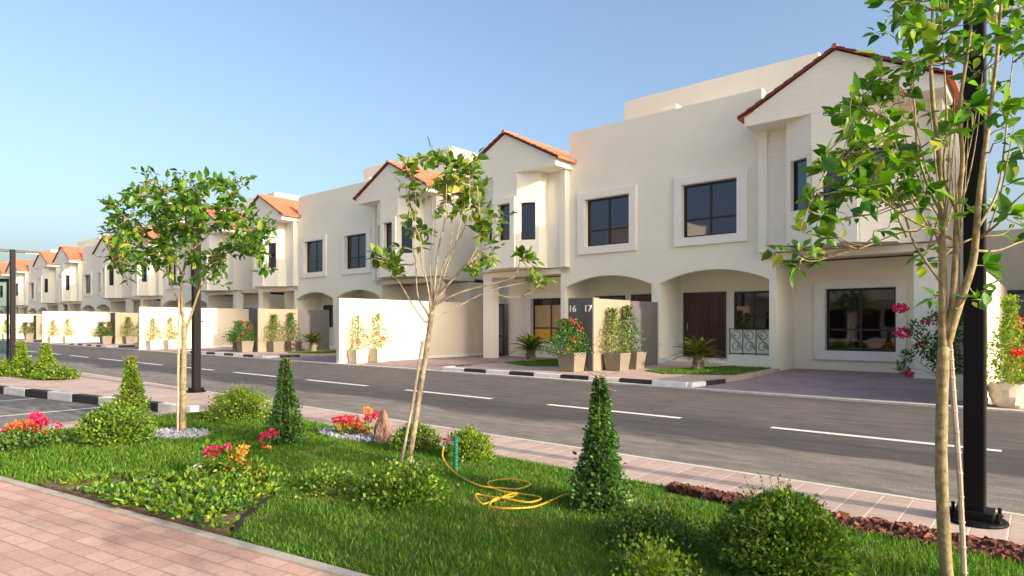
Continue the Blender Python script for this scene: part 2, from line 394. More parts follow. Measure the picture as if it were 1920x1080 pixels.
def nomask(x, y):
    ok = np.ones(len(x), bool)
    for (cx, cy), rx, ry in stone_rings: ok &= ((x-cx)/rx)**2+((y-cy)/ry)**2 > 1
    ok &= ((x+4.87)/.28)**2+((y-4.14)/.2)**2 > .7
    ok &= ~((x > -2.5) & (y > 4.86-.06*(x > 3)))
    return ok
gr.leaves(*blades(125000, -6.5, 1.2, 1.5, 5.2, .03, .062, .0065, nomask), six=False)
gr.leaves(*blades(42000, -10.4, -6.3, 1.0, 5.3, .04, .075, .011, nomask), six=False)
gr.leaves(*blades(9000, 1.0, 5, 1.5, 5.2, .04, .075, .012, nomask), six=False)
tag(gr.build('grass', M['grass'], recalc=False), 'short green lawn grass between the path and the pavement', 'grass', kind='stuff')

# ------------------------------------------------------------------ villas
def arc_opening(u0, u1, zs, zc, n=14):
    w = (u1-u0)/2; h = zc-zs; r = (w*w+h*h)/(2*h); cz = zc-r; a = math.asin(w/r); cu = (u0+u1)/2
    return [(cu+r*math.sin(t), cz+r*math.cos(t)) for t in np.linspace(a, -a, n)]
def make_villa(label):
    root = thing('villa', label, 'house', group='cream semi-detached villas in a row')
    X, Y = Vector((1,0,0)), Vector((0,1,0))
    wl = MB()
    lp = [[(-4.05,0),(4.05,0),(4.05,3.68),(3.63,3.68),(3.63,8.81),(-3.63,8.81),(-3.63,3.68),(-4.05,3.68)]]
    for sg in (1,-1):
        h = [(2.55,.5),(2.55,.31),(.15,.31)]
        top = arc_opening(.15, 3.85, 2.88, 3.28)
        loop = [(.15,.31),(2.55,.31),(2.55,.5),(3.85,.5)]+top
        lp.append([(sg*u, z) for u, z in loop])
        lp.append([(sg*u, z) for u, z in [(1.0,4.38),(2.87,4.38),(2.87,6.15),(1.0,6.15)]])
    wl.ext(lp, (0,YF,0), X, Y, 0, .3)
    wl.box((-3.61, YF+.3, 3.45), (3.61, 30, 8.0))
    wl.box((-.15, YF+.3, .0), (.15, 21.7, 3.45))
    wl.box((-4.0, 21.7, 0), (4.0, 30, 3.46))
    wl.box((-4.1, 25, 7.9), (4.0, 31, 11.45))              # roof room
    wl.box((-3.2, 22.6, 8.0), (-.4, 23.4, 9.1)); wl.box((-1.15, 22.8, 8), (-.55, 23.4, 10.0)); wl.box((2.6, YF+.29, 8.0), (3.62, 20.9, 8.6))
    wl.box((-4.03, 20.36, 3.36), (4.03, 21.7, 3.46))
    for sg in (1,-1):
        wl.box((sg*3.86, YF+.3, 0), (sg*4.045, 21.95, 3.45))
        wl.box((sg*.15, YF+.3, 0), (sg*3.86, 21.7, .305))   # porch floor
        # ground floor side wing
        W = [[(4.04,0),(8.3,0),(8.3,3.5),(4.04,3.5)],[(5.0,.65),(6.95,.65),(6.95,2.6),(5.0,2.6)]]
        sw = MB(); sw.ext([[(sg*u,z) for u,z in l] for l in W], (0,21.9,0), X, Y, 0, .25); sw.build('side_wall', M['bounce'], root)
        wl.box((sg*4.0, 22.15, 0), (sg*8.3, 30, 3.5))
        wl.box((sg*3.62, YF, 3.45), (sg*8.15, YF+.3, 3.66))  # beam
        wl.box((sg*3.62, YF+.3, 3.55), (sg*8.3, 22.3, 3.66))
        wl.box((sg*7.65, YF+.005, 0), (sg*8.15, YF+.45, 3.45))   # column
        wl.box((sg*3.62, 20.6, 3.66), (sg*8.32, 30, 7.6))
        wl.box((sg*8.32, 24, 0), (sg*9.55, 24.25, 4.3))      # link wall to the neighbour
    wl.build('wall', M['cream'], root)
    for sg in (1,-1):
        cx = sg*5.97
        g = MB()
        g.ext([[(cx-2.48,7.38),(cx+2.48,7.38),(cx+2.48,7.66),(cx,8.98),(cx-2.48,7.66)]], (0,18.95,0), X, Y, 0, 1.7)
        g.ext([[(cx-2.33,7.3),(cx+2.33,7.3),(cx+2.33,7.6),(cx,8.85),(cx-2.33,7.6)]], (0,20.66,0), X, Y, 0, 8)
        # canted bay
        plan = [(-2.35,20.6),(-2.35,19.75),(-2.1,19.75),(-2.1,19.87),(-1.4,19.87),(-1.4,19.35),(-.62,18.955),(.62,18.955),(1.4,19.35),(1.4,19.87),(2.1,19.87),(2.1,19.75),(2.35,19.75),(2.35,20.6)]
        g.slab([(cx+p[0], p[1]) for p in plan], 3.68, 3.9)
        g.slab([(cx+p[0], p[1]+.001) for p in plan], 6.6, 7.385)
        for i in range(len(plan)-1):
            a = Vector((cx+plan[i][0], plan[i][1], 0)); b_ = Vector((cx+plan[i+1][0], plan[i+1][1], 0))
            U = (b_-a); Ln = U.length; U.normalize(); N = Vector((-U.y, U.x, 0))
            lps = [[(0,3.9),(Ln,3.9),(Ln,6.6),(0,6.6)]]
            win = None
            if abs(Ln-.874) < .02: win = (Ln/2-.29, Ln/2+.29, 4.75, 6.2)
            if Ln > 1.2: win = (Ln/2-.33, Ln/2+.33, 4.78, 6.22)
            if win: lps.append([(win[0],win[2]),(win[1],win[2]),(win[1],win[3]),(win[0],win[3])])
            if win: g.ext(lps, a, U, N, 0, .2)
            else: g.add([a+Vector((0,0,3.9)), b_+Vector((0,0,3.9)), b_+Vector((0,0,6.6)), a+Vector((0,0,6.6))], [(0,1,2,3)])
            if win:
                f = MB(); fr = .05
                f.ext([[(win[0],win[2]),(win[1],win[2]),(win[1],win[3]),(win[0],win[3])],
                       [(win[0]+fr,win[2]+fr),(win[1]-fr,win[2]+fr),(win[1]-fr,win[3]-fr),(win[0]+fr,win[3]-fr)]], a, U, N, .13, .18)
                fo = f.build('window', M['frame'], root)
                p = MB(); p.ext([[(win[0]+.02,win[2]+.02),(win[1]-.02,win[2]+.02),(win[1]-.02,win[3]-.02),(win[0]+.02,win[3]-.02)]], a, U, N, .15, .17)
                p.build('pane', M['glass'], fo)
        g.ext([[(cx-.56,3.69),(cx+.56,3.69),(cx+.56,6.45),(cx-.56,6.45)],[(cx-.33,4.78),(cx+.33,4.78),(cx+.33,6.22),(cx-.33,6.22)]], (0,18.955,0), X, Y, -.1, 0)
        g.build('gable_bay', M['clad'], root)
        # tiled roof: ribs along the slope, stepped courses
        t = MB(); y0, y1 = 18.86, 28.6; ny = int((y1-y0)/.05); nr = 10; run = 2.66; drop = 1.40
        for sd in (1,-1):
            b0 = len(t.v); rows = []
            for r in range(nr):
                for e_ in (0, 1):
                    f_ = (r+e_)/nr; lift = .035 if e_ == 1 else .0
                    rows.append((f_, lift))
            for (f_, lift) in rows:
                for j in range(ny+1):
                    y = y0+(y1-y0)*j/ny; rib = .028*abs(math.sin(math.pi*(y-y0)/.2))
                    t.v.append((cx+sd*run*f_, y, 9.06-drop*f_+lift+rib))
            for i in range(len(rows)-1):
                for j in range(ny):
                    a = b0+i*(ny+1)+j; t.f.append((a, a+1, a+ny+2, a+ny+1)); t.m.append(0)
            # underside / verge tiles
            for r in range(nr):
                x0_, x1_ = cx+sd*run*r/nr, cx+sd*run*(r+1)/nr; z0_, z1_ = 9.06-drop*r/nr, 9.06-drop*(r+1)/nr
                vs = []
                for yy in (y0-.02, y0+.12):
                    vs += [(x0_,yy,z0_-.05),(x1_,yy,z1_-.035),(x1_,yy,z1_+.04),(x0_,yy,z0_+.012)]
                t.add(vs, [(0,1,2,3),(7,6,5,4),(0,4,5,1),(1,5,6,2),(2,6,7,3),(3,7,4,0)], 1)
            x1_ = cx+sd*run; t.add([(x1_,y0,9.06-drop-.06),(x1_,y1,9.06-drop-.06),(x1_,y1,9.06-drop+.05),(x1_,y0,9.06-drop+.05)], [(0,1,2,3)])
            t.add([(x1_,y0,9.06-drop-.06),(x1_,y1,9.06-drop-.06),(cx+sd*2.2,y1,9.06-drop+.12),(cx+sd*2.2,y0,9.06-drop+.12)], [(0,1,2,3)])
        t.tube([(cx, y0-.03, 9.07), (cx, y1, 9.07)], .07, 8)
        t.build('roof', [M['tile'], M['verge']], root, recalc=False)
        # body windows
        def win(u0, u1, z0, z1, yf, surround=None, mull=True, rec=.17, trans=.66, name='window'):
            uu = lambda a: sg*a
            if surround:
                s0,s1,q0,q1 = surround; s_ = MB()
                s_.ext([[(uu(s0),q0),(uu(s1),q0),(uu(s1),q1),(uu(s0),q1)],[(uu(u0),z0),(uu(u1),z0),(uu(u1),z1),(uu(u0),z1)]], (0,yf,0), X, Y, -.1, 0)
                s_.build('window_surround', M['white'], root, bevel=.008)
            f = MB(); fr = .07
            hs = []
            if mull:
                um = (u0+u1)/2; zm = z0+(z1-z0)*(1-trans)
                for a, b_ in ((u0+fr, um-.035), (um+.035, u1-fr)):
                    hs.append([(uu(a),z0+fr),(uu(b_),z0+fr),(uu(b_),zm-.03),(uu(a),zm-.03)])
                    hs.append([(uu(a),zm+.03),(uu(b_),zm+.03),(uu(b_),z1-fr),(uu(a),z1-fr)])
            else: hs.append([(uu(u0+fr),z0+fr),(uu(u1-fr),z0+fr),(uu(u1-fr),z1-fr),(uu(u0+fr),z1-fr)])
            f.ext([[(uu(u0),z0),(uu(u1),z0),(uu(u1),z1),(uu(u0),z1)]]+hs, (0,yf+rec,0), X, Y, 0, .05)
            fo = f.build(name, M['frame'], root)
            if sg < 0 and u0 == 5.0:
                zb = z0+(z1-z0)*.36
                p = MB(); p.box((uu(u0+.02), yf+rec+.025, zb), (uu(u1-.02), yf+rec+.035, z1-.3)); p.box((uu(u0+.02), yf+rec+.025, z0+.02), (uu(u1-.02), yf+rec+.035, zb), 1); p.box((uu(u0+.02), yf+rec+.025, z1-.3), (uu(u1-.02), yf+rec+.035, z1-.02), 2); p.build('blind', [M['blind'], M['blind2'], M['glass']], fo)
            else:
                p = MB(); p.box((uu(u0+.02), yf+rec+.025, z0+.02), (uu(u1-.02), yf+rec+.035, z1-.02)); p.build('pane', M['glass'], fo)
        win(1.0, 2.87, 4.38, 6.15, YF, (.72,3.2,4.1,6.42), rec=.12)
        win(5.0, 6.95, .65, 2.6, 21.9, (4.68,7.22,.36,2.86), rec=.12)
        win(2.15, 3.5, 1.3, 2.6, 21.7, None, rec=-.06)
        # double front door
        d = MB(); u0, u1 = .3, 1.85; d.ext([[(sg*u0,.31),(sg*u1,.31),(sg*u1,2.62),(sg*u0,2.62)],[(sg*(u0+.08),.32),(sg*(u1-.08),.32),(sg*(u1-.08),2.54),(sg*(u0+.08),2.54)]], (0,21.7,0), X, Y, -.1, 0)
        for a, b_ in ((u0+.08,(u0+u1)/2-.005), ((u0+u1)/2+.005,u1-.08)):
            d.box((sg*a, 21.63, .32), (sg*b_, 21.69, 2.54))
            for z0, z1 in ((.5,1.15),(1.25,2.4)):
                d.ext([[(sg*(a+.12),z0),(sg*(b_-.12),z0),(sg*(b_-.12),z1),(sg*(a+.12),z1)],[(sg*(a+.17),z0+.05),(sg*(b_-.17),z0+.05),(sg*(b_-.17),z1-.05),(sg*(a+.17),z1-.05)]], (0,21.63,0), X, Y, -.02, 0)
        do = d.build('door', M['wood'], root)
        h = MB(); h.tube([(sg*(u0+.18), 21.6, 1.25), (sg*(u0+.18), 21.54, 1.3), (sg*(u0+.18), 21.54, 1.5), (sg*(u0+.18), 21.6, 1.55)], .012, 6); h.build('handle', M['steel'], do)
        # steps
        s_ = MB(); s_.box((sg*.5, 19.45, 0), (sg*2.5, YF-.003, .12)); s_.box((sg*.5, 19.75, .12), (sg*2.5, YF-.003, .24)); s_.build('step', M['conc'], root, bevel=.012)
        # wrought iron balustrade, three scroll panels
        br = MB(); b0, b1 = 2.56, 3.84; y = YF+.12
        for z in (.55, 1.33): br.box((sg*b0, y-.015, z-.015), (sg*b1, y+.015, z+.015))
        for k in range(4):
            u = b0+.015+(b1-b0-.03)*k/3; br.box((sg*u-.012, y-.012, .5), (sg*u+.012, y+.012, 1.36))
        for k in range(3):
            cu = b0+.015+(b1-b0-.03)*(k+.5)/3
            for (zc, dr) in ((.77, 1), (1.12, -1)):
                pts = [(sg*(cu+dr*(.165-.012*a)*math.cos(a)), y, zc+(.165-.012*a)*math.sin(a)) for a in np.linspace(-.6, 7.5, 30)]
                br.tube(pts, .010, 5)
                br.lathe([(.0,-.03),(.03,0),(.0,.03)], (sg*(cu+dr*.03), y, zc), 6)
            br.tube([(sg*(cu-.17), y, 1.2), (sg*(cu-.05), y, .98), (sg*(cu+.05), y, .92), (sg*(cu+.17), y, .68)], .010, 5)
        br.build('balustrade', M['iron'], root)
        l = MB(); l.box((sg*.5, 21.0, 1.5), (sg*.62, 21.05, 1.6))
    # small wall sockets beside the doors
    return root
NV = 8
phr = ['nearest cream villa pair, behind the 16 and 17 number wall', 'second cream villa pair up the street, left of the thin bare-branched tree',
       'third cream villa pair, mostly hidden behind the leafy tree', 'fourth cream villa pair, between the leafy tree and the double-arm lamp',
       'fifth cream villa pair, seen just right of the far double-arm lamp', 'sixth cream villa pair, small and cut by the far double-arm lamp',
       'seventh cream villa pair at the left edge of the photo', 'eighth and farthest cream villa pair of the row']
proto = make_villa(phr[0]); proto.location = (XC0, 0, 0)
villas = [proto]
for i in range(1, NV): villas.append(dup(proto, (XC0-PER*i, 0, 0), phr[i]))
dup(proto, (XC0+PER, 0, 0), 'cream villa pair at the right edge behind the black lamp post')

for k, lb in ((0, 'cream villa pair across the street, mirrored in the big lower window'), (1, 'cream villa pair across the street, mirrored in the upper windows'), (2, 'farther cream villa pair across the street, seen only as a window reflection')):
    c = dup(proto, (-12-PER*k, 8.6, 0), lb, math.pi)

# ------------------------------------------------------------------ boundary walls and gates
wphr = ['cream boundary wall behind the black lamp post at the right, with a rose-pink climber', 'sunlit cream boundary wall behind the thin bare-branched tree',
        'sunlit cream boundary wall behind the leafy tree', 'sunlit cream boundary wall left of the leafy tree trunk', 'small sunlit cream boundary wall beside the far lamp',
        'tiny sunlit cream boundary wall left of the far lamp', 'farthest but one cream boundary wall', 'farthest cream boundary wall']
fx = [-.85-PER*i for i in range(8)]
for i, x in enumerate(fx):
    t = thing('boundary_wall', wphr[i], 'wall', (x, 13.75, 0), group='cream boundary walls between driveways')
    f = MB(); f.box((-.2, 0, 0), (0, 10.3, 2.45)); f.build('wall_panel', M['fence'], t, bevel=.015)
    f = MB(); f.box((0.002, .02, .04), (.012, 8.0, .16)); f.build('plinth', M['white'], t)
    if i == 2:
        f = MB(); f.box((0, 3.2, 1.2), (.06, 3.65, 1.9)); f.box((.06, 3.38, 1.6), (.075, 3.48, 1.7), 1); f.build('meter_box', [M['white'], M['kblack']], t)
def gate(label, xa, xb):
    t = thing('side_gate', label, 'gate', ((xa+xb)/2, 21.6, 0), group='black metal side gates')
    w = abs(xb-xa)/2; g = MB()
    g.ext([[(-w,.05),(w,.05),(w,2.4),(-w,2.4)],[(-w+.08,.2),(w-.08,.2),(w-.08,.9),(-w+.08,.9)],[(-w+.08,1.0),(w-.08,1.0),(w-.08,2.3),(-w+.08,2.3)]], (0,0,0), (1,0,0), (0,1,0), 0, .05)
    g.build('gate_frame', M['iron'], t)
    p = MB(); p.box((-w+.06, .02, .1), (w-.06, .03, 2.35)); p.build('gate_panel', M['grey'], t)
    h = MB(); h.tube([(w-.12,-.04,1.0),(w-.12,-.04,1.15)], .012, 6); h.build('handle', M['steel'], t)
gate('black side gate beside the column, behind the thin bare-branched tree', -19.94, -18.74)
gate('black side gate at the right edge of the photo', -.84, .35)

# ------------------------------------------------------------------ number walls, islands
def island_pts(xc): return [(xc-4.0,13.93),(xc+4.0,13.93),(xc+4.3,16.2),(xc+4.2,19.95),(xc-4.2,19.95),(xc-4.3,16.2)]
nphr = ['dark grey house number wall reading 16 and 17 with planters against it', 'dark grey house number wall with red flowers, left of the sunlit wall behind the bare tree',
        'taupe house number wall left of the leafy tree trunk', 'small dark house number wall near the far double-arm lamp', 'tiny house number wall left of the far lamp', 'farthest house number wall']
isl = MB(); isk = []
for i in range(-1, 7):
    xc = XC0-PER*i; isl.slab([(p[0], p[1]) for p in island_pts(xc)], 0, .13)
tag(isl.build('front_walk', M['paver']), kind='structure')
for i in range(-1, 7):
    xc = XC0-PER*i
    stripes('striped_kerb', (xc-4.05, xc+4.05), lambda u, v: (u, 13.78+v), 0, .145, .14, .9, 0)
    for sg in (1,-1):
        o = stripes('striped_kerb', (0, 1.5), lambda u, v: (xc+sg*(4.06+u*.13+v), 13.82+u), 0, .142, .11, .9, 1)
gl = MB(); glb = MB()
for i in range(-1, 5):
    xc = XC0-PER*i
    for sg in (1,-1):
        P = [(xc+sg*u, y) for u, y in ((1.5,16.5),(2.4,15.85),(4.05,16.7),(3.95,19.9),(2.7,19.9))]
        gl.sheet(P, .136)
        if i < 3:
            x = rng.uniform(min(p[0] for p in P), max(p[0] for p in P), 9000); y = rng.uniform(15.8, 19.9, 9000); ok = inpoly(x, y, P); x, y = x[ok], y[ok]
            k = len(x); glb.leaves(np.stack([x,y,np.full(k,.13)],1), np.stack([rng.normal(0,.4,k),rng.normal(0,.4,k),np.ones(k)],1), unit(k), rng.uniform(.04,.08,k), .02, six=False)
o = gl.build('front_lawn_base', M['lawn'], recalc=False); tag(o, kind='structure')
tag(glb.build('front_lawn_grass', M['grass'], recalc=False), 'small patches of lawn grass in front of the villas', 'grass', kind='stuff')
def text_mesh(s, size, ext_):
    cu = bpy.data.curves.new('t', 'FONT'); cu.body = s; cu.size = size; cu.extrude = ext_; cu.align_x = 'CENTER'; cu.offset = size*.012
    o = bpy.data.objects.new('t', cu); COL.objects.link(o); bpy.context.view_layer.update()
    me = bpy.data.meshes.new_from_object(o); bpy.data.objects.remove(o); return me
for i in range(0, 6):
    xc = XC0-PER*i
    t = thing('number_wall', nphr[i], 'wall', (xc, 15.45, .13), group='grey house number walls')
    a = MB(); a.box((-.45, 0, 0), (.40, .03, 2.12)); a.build('number_panel', [M['grey']], t)
    a = MB(); a.box((-.44, .031, 0), (.42, .32, 2.125)); a.box((.12, .33, 0), (.405, 2.15, 2.1)); a.build('planter_screen', M['greytan'], t, bevel=.01)
    a = MB(); a.box((.13, 2.16, 0), (.40, 4.0, 2.09)); a.build('rear_wall', M['grey'], t, bevel=.01)  # rear stretch dark grey, front stretch taupe
    if i == 0:
        for s, u in (('16', -.30), ('17', .24)):
            me = text_mesh(s, .27, .012); me.materials.append(M['steel'] if False else M['white'])
            o = bpy.data.objects.new('numeral', me); COL.objects.link(o); o.parent = t
            o.rotation_euler = (R(90), 0, 0); o.location = (u, -.013, 1.72)

# ------------------------------------------------------------------ plants
def twigs(mb, a, b_, r0, r1, n=5, wob=.04, mi=0, sides=5):
    a, b_ = Vector(a), Vector(b_); L = (b_-a).length; pts = []
    for i in range(n+1):
        f = i/n; p = a.lerp(b_, f)
        if 0 < i < n: p = p+Vector((random.gauss(0,1), random.gauss(0,1), random.gauss(0,.5)))*wob*L*.5
        pts.append(p)
    mb.tube(pts, [r0+(r1-r0)*i/n for i in range(n+1)], sides, mi); return pts
def surf_cloud(n, fn):                                   # fn(theta, h) -> pos, normal
    P, N = [], []
    for _ in range(n):
        p, q = fn(); P.append(p); N.append(q)
    return np.array(P), np.array(N)
def dome_bush(name, label, loc, rx, rz, n, ls, mats, zc=.45, group=None, cat='bush', jitter=.1, sparse=False, stems=True, seed=None):
    t = thing(name, label, cat, loc, random.uniform(0,6), group)
    d = unit(n); d[:,2] = np.where(d[:,2] < -.55, -d[:,2], d[:,2])
    lump = 1+.10*np.sin(4*d[:,0]+1)*np.sin(5*d[:,1]+2)+.07*np.sin(9*d[:,2]+7*d[:,0])+rng.normal(0,jitter,n)*.6
    inner = rng.random(n) < (.6 if sparse else .3); lump = np.where(inner, lump*rng.uniform(.45,.95,n), lump)
    P = np.stack([d[:,0]*rx*lump, d[:,1]*rx*lump, zc*rz+d[:,2]*rz*(1-zc)*lump*1.0], 1)
    P[:,2] = np.where(d[:,2] < 0, zc*rz+d[:,2]*rz*zc*lump, P[:,2]); P[:,2] = np.maximum(P[:,2], .005)
    D = d+unit(n)*.9+np.array([0,0,.35]); N = d+unit(n)*.7+np.array([0,0,.5])
    mb = MB(); mb.leaves(P, D, N, rng.uniform(.7,1.3,n)*ls, rng.uniform(.8,1.2,n)*ls*.74, six=False)
    sm_ = MB()
    if not sparse:
        SPp, SPd = [], []
        for k in range(34):
            a = random.uniform(0,6.28); e_ = random.uniform(.3,1.5); d_ = Vector((math.cos(a)*math.cos(e_), math.sin(a)*math.cos(e_), math.sin(e_)))
            p0 = Vector((d_.x*rx*.85, d_.y*rx*.85, zc*rz+d_.z*rz*(1-zc)*.85)); p1_ = p0+Vector((d_.x, d_.y, d_.z+.4))*rx*random.uniform(.22,.42)
            tp = twigs(sm_, p0, p1_, .003, .0012, 4, .12, sides=4)
            for q in range(7): SPp.append(tp[1].lerp(tp[-1], q/6)); SPd.append(unit(1)[0]+np.array(d_)*.6)
        mb.leaves(np.array(SPp), np.array(SPd), unit(len(SPp)), ls*.9, ls*.5, six=False)
    mb.build('foliage', mats, t, recalc=False)
    if stems:
        s = sm_
        for k in range(9):
            a = random.uniform(0,6.28); r = random.uniform(.3,.85)*rx
            twigs(s, (0,0,-.03), (r*math.cos(a), r*math.sin(a), rz*random.uniform(.5,.9)), .009, .003, 4, .2)
        s.build('stem', M['twig'], t, recalc=False)
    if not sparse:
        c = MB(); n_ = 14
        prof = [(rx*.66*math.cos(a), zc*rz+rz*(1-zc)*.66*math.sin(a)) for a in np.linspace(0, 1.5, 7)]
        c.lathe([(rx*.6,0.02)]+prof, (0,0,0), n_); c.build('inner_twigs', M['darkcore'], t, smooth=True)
    return t
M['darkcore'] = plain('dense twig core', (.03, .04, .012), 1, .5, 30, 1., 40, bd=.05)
dome_bush('clipped_bush', 'large round clipped bush in the lower right foreground', (-1.16, 3.76, .04), .325, .45, 15000, .025, M['box'], .42, jitter=.10)
dome_bush('clipped_bush', 'large round clipped bush at the left with the tall climber cone rising behind it', (-8.3, 2.68, .04), .33, .46, 7500, .036, M['box'], .4, jitter=.16)
dome_bush('clipped_bush', 'yellow-green bushy shrub on the lawn beside the far pavement, left of the nearer vine cone', (-9.05, 4.55, .04), .40, .44, 4500, .035, M['light'], .35, jitter=.25)
dome_bush('low_shrub', 'round green shrub behind the foot of the thin bare-branched tree', (-5.4, 4.72, .04), .235, .30, 3000, .028, M['box'], .4, jitter=.2)
dome_bush('low_shrub', 'round green shrub just behind the green standpipe', (-4.62, 4.78, .04), .225, .32, 3000, .028, M['light'], .4, jitter=.2)
dome_bush('low_shrub', 'feathery green shrub in front of the foot of the thin bare-branched tree', (-3.92, 3.3, .04), .30, .30, 4200, .034, M['box'], .3, jitter=.35, sparse=True)
dome_bush('low_shrub', 'small sparse shrub left of the feathery shrub on the lawn', (-4.55, 3.05, .04), .20, .25, 900, .032, M['box'], .3, jitter=.35, sparse=True)
dome_bush('low_shrub', 'dark green low shrub between the right vine cone and the big round bush', (-1.92, 3.62, .03), .27, .26, 5000, .024, M['dark'], .3, jitter=.3, sparse=True)
dome_bush('low_shrub', 'light green spiky shrub cut by the bottom edge of the photo', (-1.62, 3.12, .03), .17, .25, 1300, .028, M['light'], .3, jitter=.5, sparse=True)
dome_bush('low_shrub', 'low dark shrub under the magenta flowers at the left edge', (-8.85, 1.95, .04), .32, .22, 4200, .035, M['dark'], .35, jitter=.25)
for lab, (x, y), rx, rz, m in (('yellow-green shrub at the left edge beneath the far lamp', (-22.1,4.35), .34, .34, 'light'), ('low green shrub between the two small far cones', (-20.7,4.8), .34, .26, 'box'), ('low green shrub right of the two small far cones', (-19.55,4.98), .40, .27, 'box')):
    dome_bush('low_shrub', lab, (x,y,ZP), rx, rz, 1900, .05, M[m], .35, jitter=.2, group='shrubs in the far planting bed')
def vine_cone(label, loc, h, r0, r1, n, ls, mat, group):
    t = thing('vine_cone', label, 'shrub', loc, 0, group); P, N = [], []
    f = rng.random(n)**1.35; a = rng.uniform(0,2*math.pi,n)
    r = np.interp(f, [0,.12,.37,.52,.67,.86,1], [r0*.95,r0*.93,r0*.70,r0*.50,r0*.34,r0*.22,r0*.10])
    r = r*(1+.16*np.sin(3*a+9*f)+.12*np.sin(23*f+2*a)+rng.normal(0,.24,n)); r = np.where(rng.random(n) < .25, r*rng.uniform(.3,1,n), r)
    P = np.stack([r*np.cos(a), r*np.sin(a), f*h], 1); d = np.stack([np.cos(a), np.sin(a), np.full(n,.3)], 1)
    mb = MB(); mb.leaves(P, d+unit(n)*.9, d+unit(n)*.5+np.array([0,0,.5]), rng.uniform(.7,1.3,n)*ls, rng.uniform(.8,1.1,n)*ls*.8, six=False)
    mb.build('foliage', mat, t, recalc=False)
    s = MB()
    for k in range(6):
        a = k*1.05; s.tube([(r0*1.0*math.cos(a), r0*1.0*math.sin(a), 0), (.4*r0*math.cos(a)+.0, .4*r0*math.sin(a), h*.55), (r1*.5*math.cos(a), r1*.5*math.sin(a), h*1.0)], .004, 5)
    for k in range(30):
        a = random.uniform(0,6.28); q = random.choice((random.uniform(.88,1), random.uniform(.2,1))); z = h*q
        twigs(s, (0,0,z), (random.uniform(.08,.22)*math.cos(a)*r0/.2, random.uniform(.08,.22)*math.sin(a)*r0/.2, z+random.uniform(0,.1)), .003, .0015, 4, .3)
    s.build('wire_frame', M['twig'], t, recalc=False)
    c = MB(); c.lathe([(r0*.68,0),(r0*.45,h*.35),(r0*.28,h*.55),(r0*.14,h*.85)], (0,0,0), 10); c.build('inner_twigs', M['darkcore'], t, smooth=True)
    return t
G = 'climber-covered wire cones'
vine_cone('tall dark green vine cone in the right foreground lawn beside the yellow hose', (-2.62,4.14,.05), 1.03, .172, .085, 6500, .034, M['vine'], G)
vine_cone('tall vine cone in the middle of the lawn near the magenta flower bed', (-6.75,3.92,.05), 1.04, .175, .085, 5200, .036, M['vine'], G)
vine_cone('slim vine cone behind the large round bush at the left', (-11.0,3.75,.04), .93, .20, .10, 4200, .042, M['light'], G)
vine_cone('small bright green cone at the far left, right of the pair', (-20.05,4.82,ZP), .92, .25, .07, 3600, .06, M['light'], G)
vine_cone('small bright green cone at the far left, left of the pair', (-21.55,4.62,ZP), .95, .24, .07, 3600, .06, M['light'], G)

# flowering shrubs
def flower_heads(mb, c, r, n, s, mi):
    n = int(n*1.7); r = r*1.08; d = unit(n); P = np.array(c)+d*rng.uniform(.3,1,n)[:,None]*np.array([r,r,r*.6]); mb.leaves(P, d+unit(n)*.6, unit(n), s*rng.uniform(.8,1.3,n), s*.95, mi=mi, six=False)
def flower_bush(name, label, loc, leaf_blobs, heads, ls, leafmat_, cat='flower bush', group=None):
    t = thing(name, label, cat, loc, 0, group); f = MB(); s = MB(); fl = MB()
    for (x,y,z,r,n) in leaf_blobs:
        d = unit(n); P = np.array([x,y,z])+d*(rng.random(n)**.5)[:,None]*r; P[:,2] = np.maximum(P[:,2], .01)
        f.leaves(P, d+unit(n)*.8+np.array([0,0,.3]), unit(n)+np.array([0,0,1.]), ls*rng.uniform(.7,1.3,n), ls*.55, six=True)
        twigs(s, (x*.2, y*.2, -.02), (x,y,z), .007, .003, 4, .15)
    names = ['fpink','fred','fcoral','forange','fwhite']
    for (x,y,z,r,n,col) in heads:
        flower_heads(fl, (x,y,z), r, n, .03*ls/.045, names.index(col)); twigs(s, (x*.3,y*.3,0), (x,y,z), .005, .002, 4, .15)
    f.build('foliage', leafmat_, t, recalc=False); s.build('stem', M['twig'], t, recalc=False)
    if heads: fl.build('blossom', [M[q] for q in names], t, recalc=False)
    return t
def atg(px, py, base):                                  # point over a base at a pixel, relative
    d = -CC*base[0]+SS*base[1]
    return at(px, py, d)-Vector(base)
# main flower bed shrub
B = (-5.55, 2.75, .05)
blobs = [(*atg(px,py,B), r, n) for px,py,r,n in ((400,862,.10,80),(440,866,.11,100),(465,880,.09,80),(415,845,.07,40),(470,900,.08,50),(420,930,.11,110),(375,945,.10,100),(455,935,.10,90),(495,930,.07,50),(365,900,.06,30))]
blobs = [(x+random.gauss(0,.04), y+random.gauss(0,.06), max(z,.06), r*1.15, int(n*1.9)) for x,y,z,r,n in blobs]
heads = [(*atg(px,py,B), r, n, c) for px,py,r,n,c in ((400,845,.065,60,'fpink'),(425,842,.05,40,'fpink'),(390,850,.04,25,'fpink'),(455,843,.06,40,'forange'),(445,862,.04,22,'fcoral'),(432,880,.05,40,'fred'),(425,890,.04,24,'fred'),(465,868,.035,16,'fred'),(487,893,.065,60,'fcoral'),(362,880,.02,8,'fwhite'),(371,875,.02,8,'fwhite'),(440,856,.04,20,'forange'))]
flower_bush('flower_bush', 'magenta, orange and coral flowering bush in the edged flower bed', B, blobs, [(a,b_,c_,r_*.9,n_,k_) for a,b_,c_,r_,n_,k_ in heads], .045, M['box'])
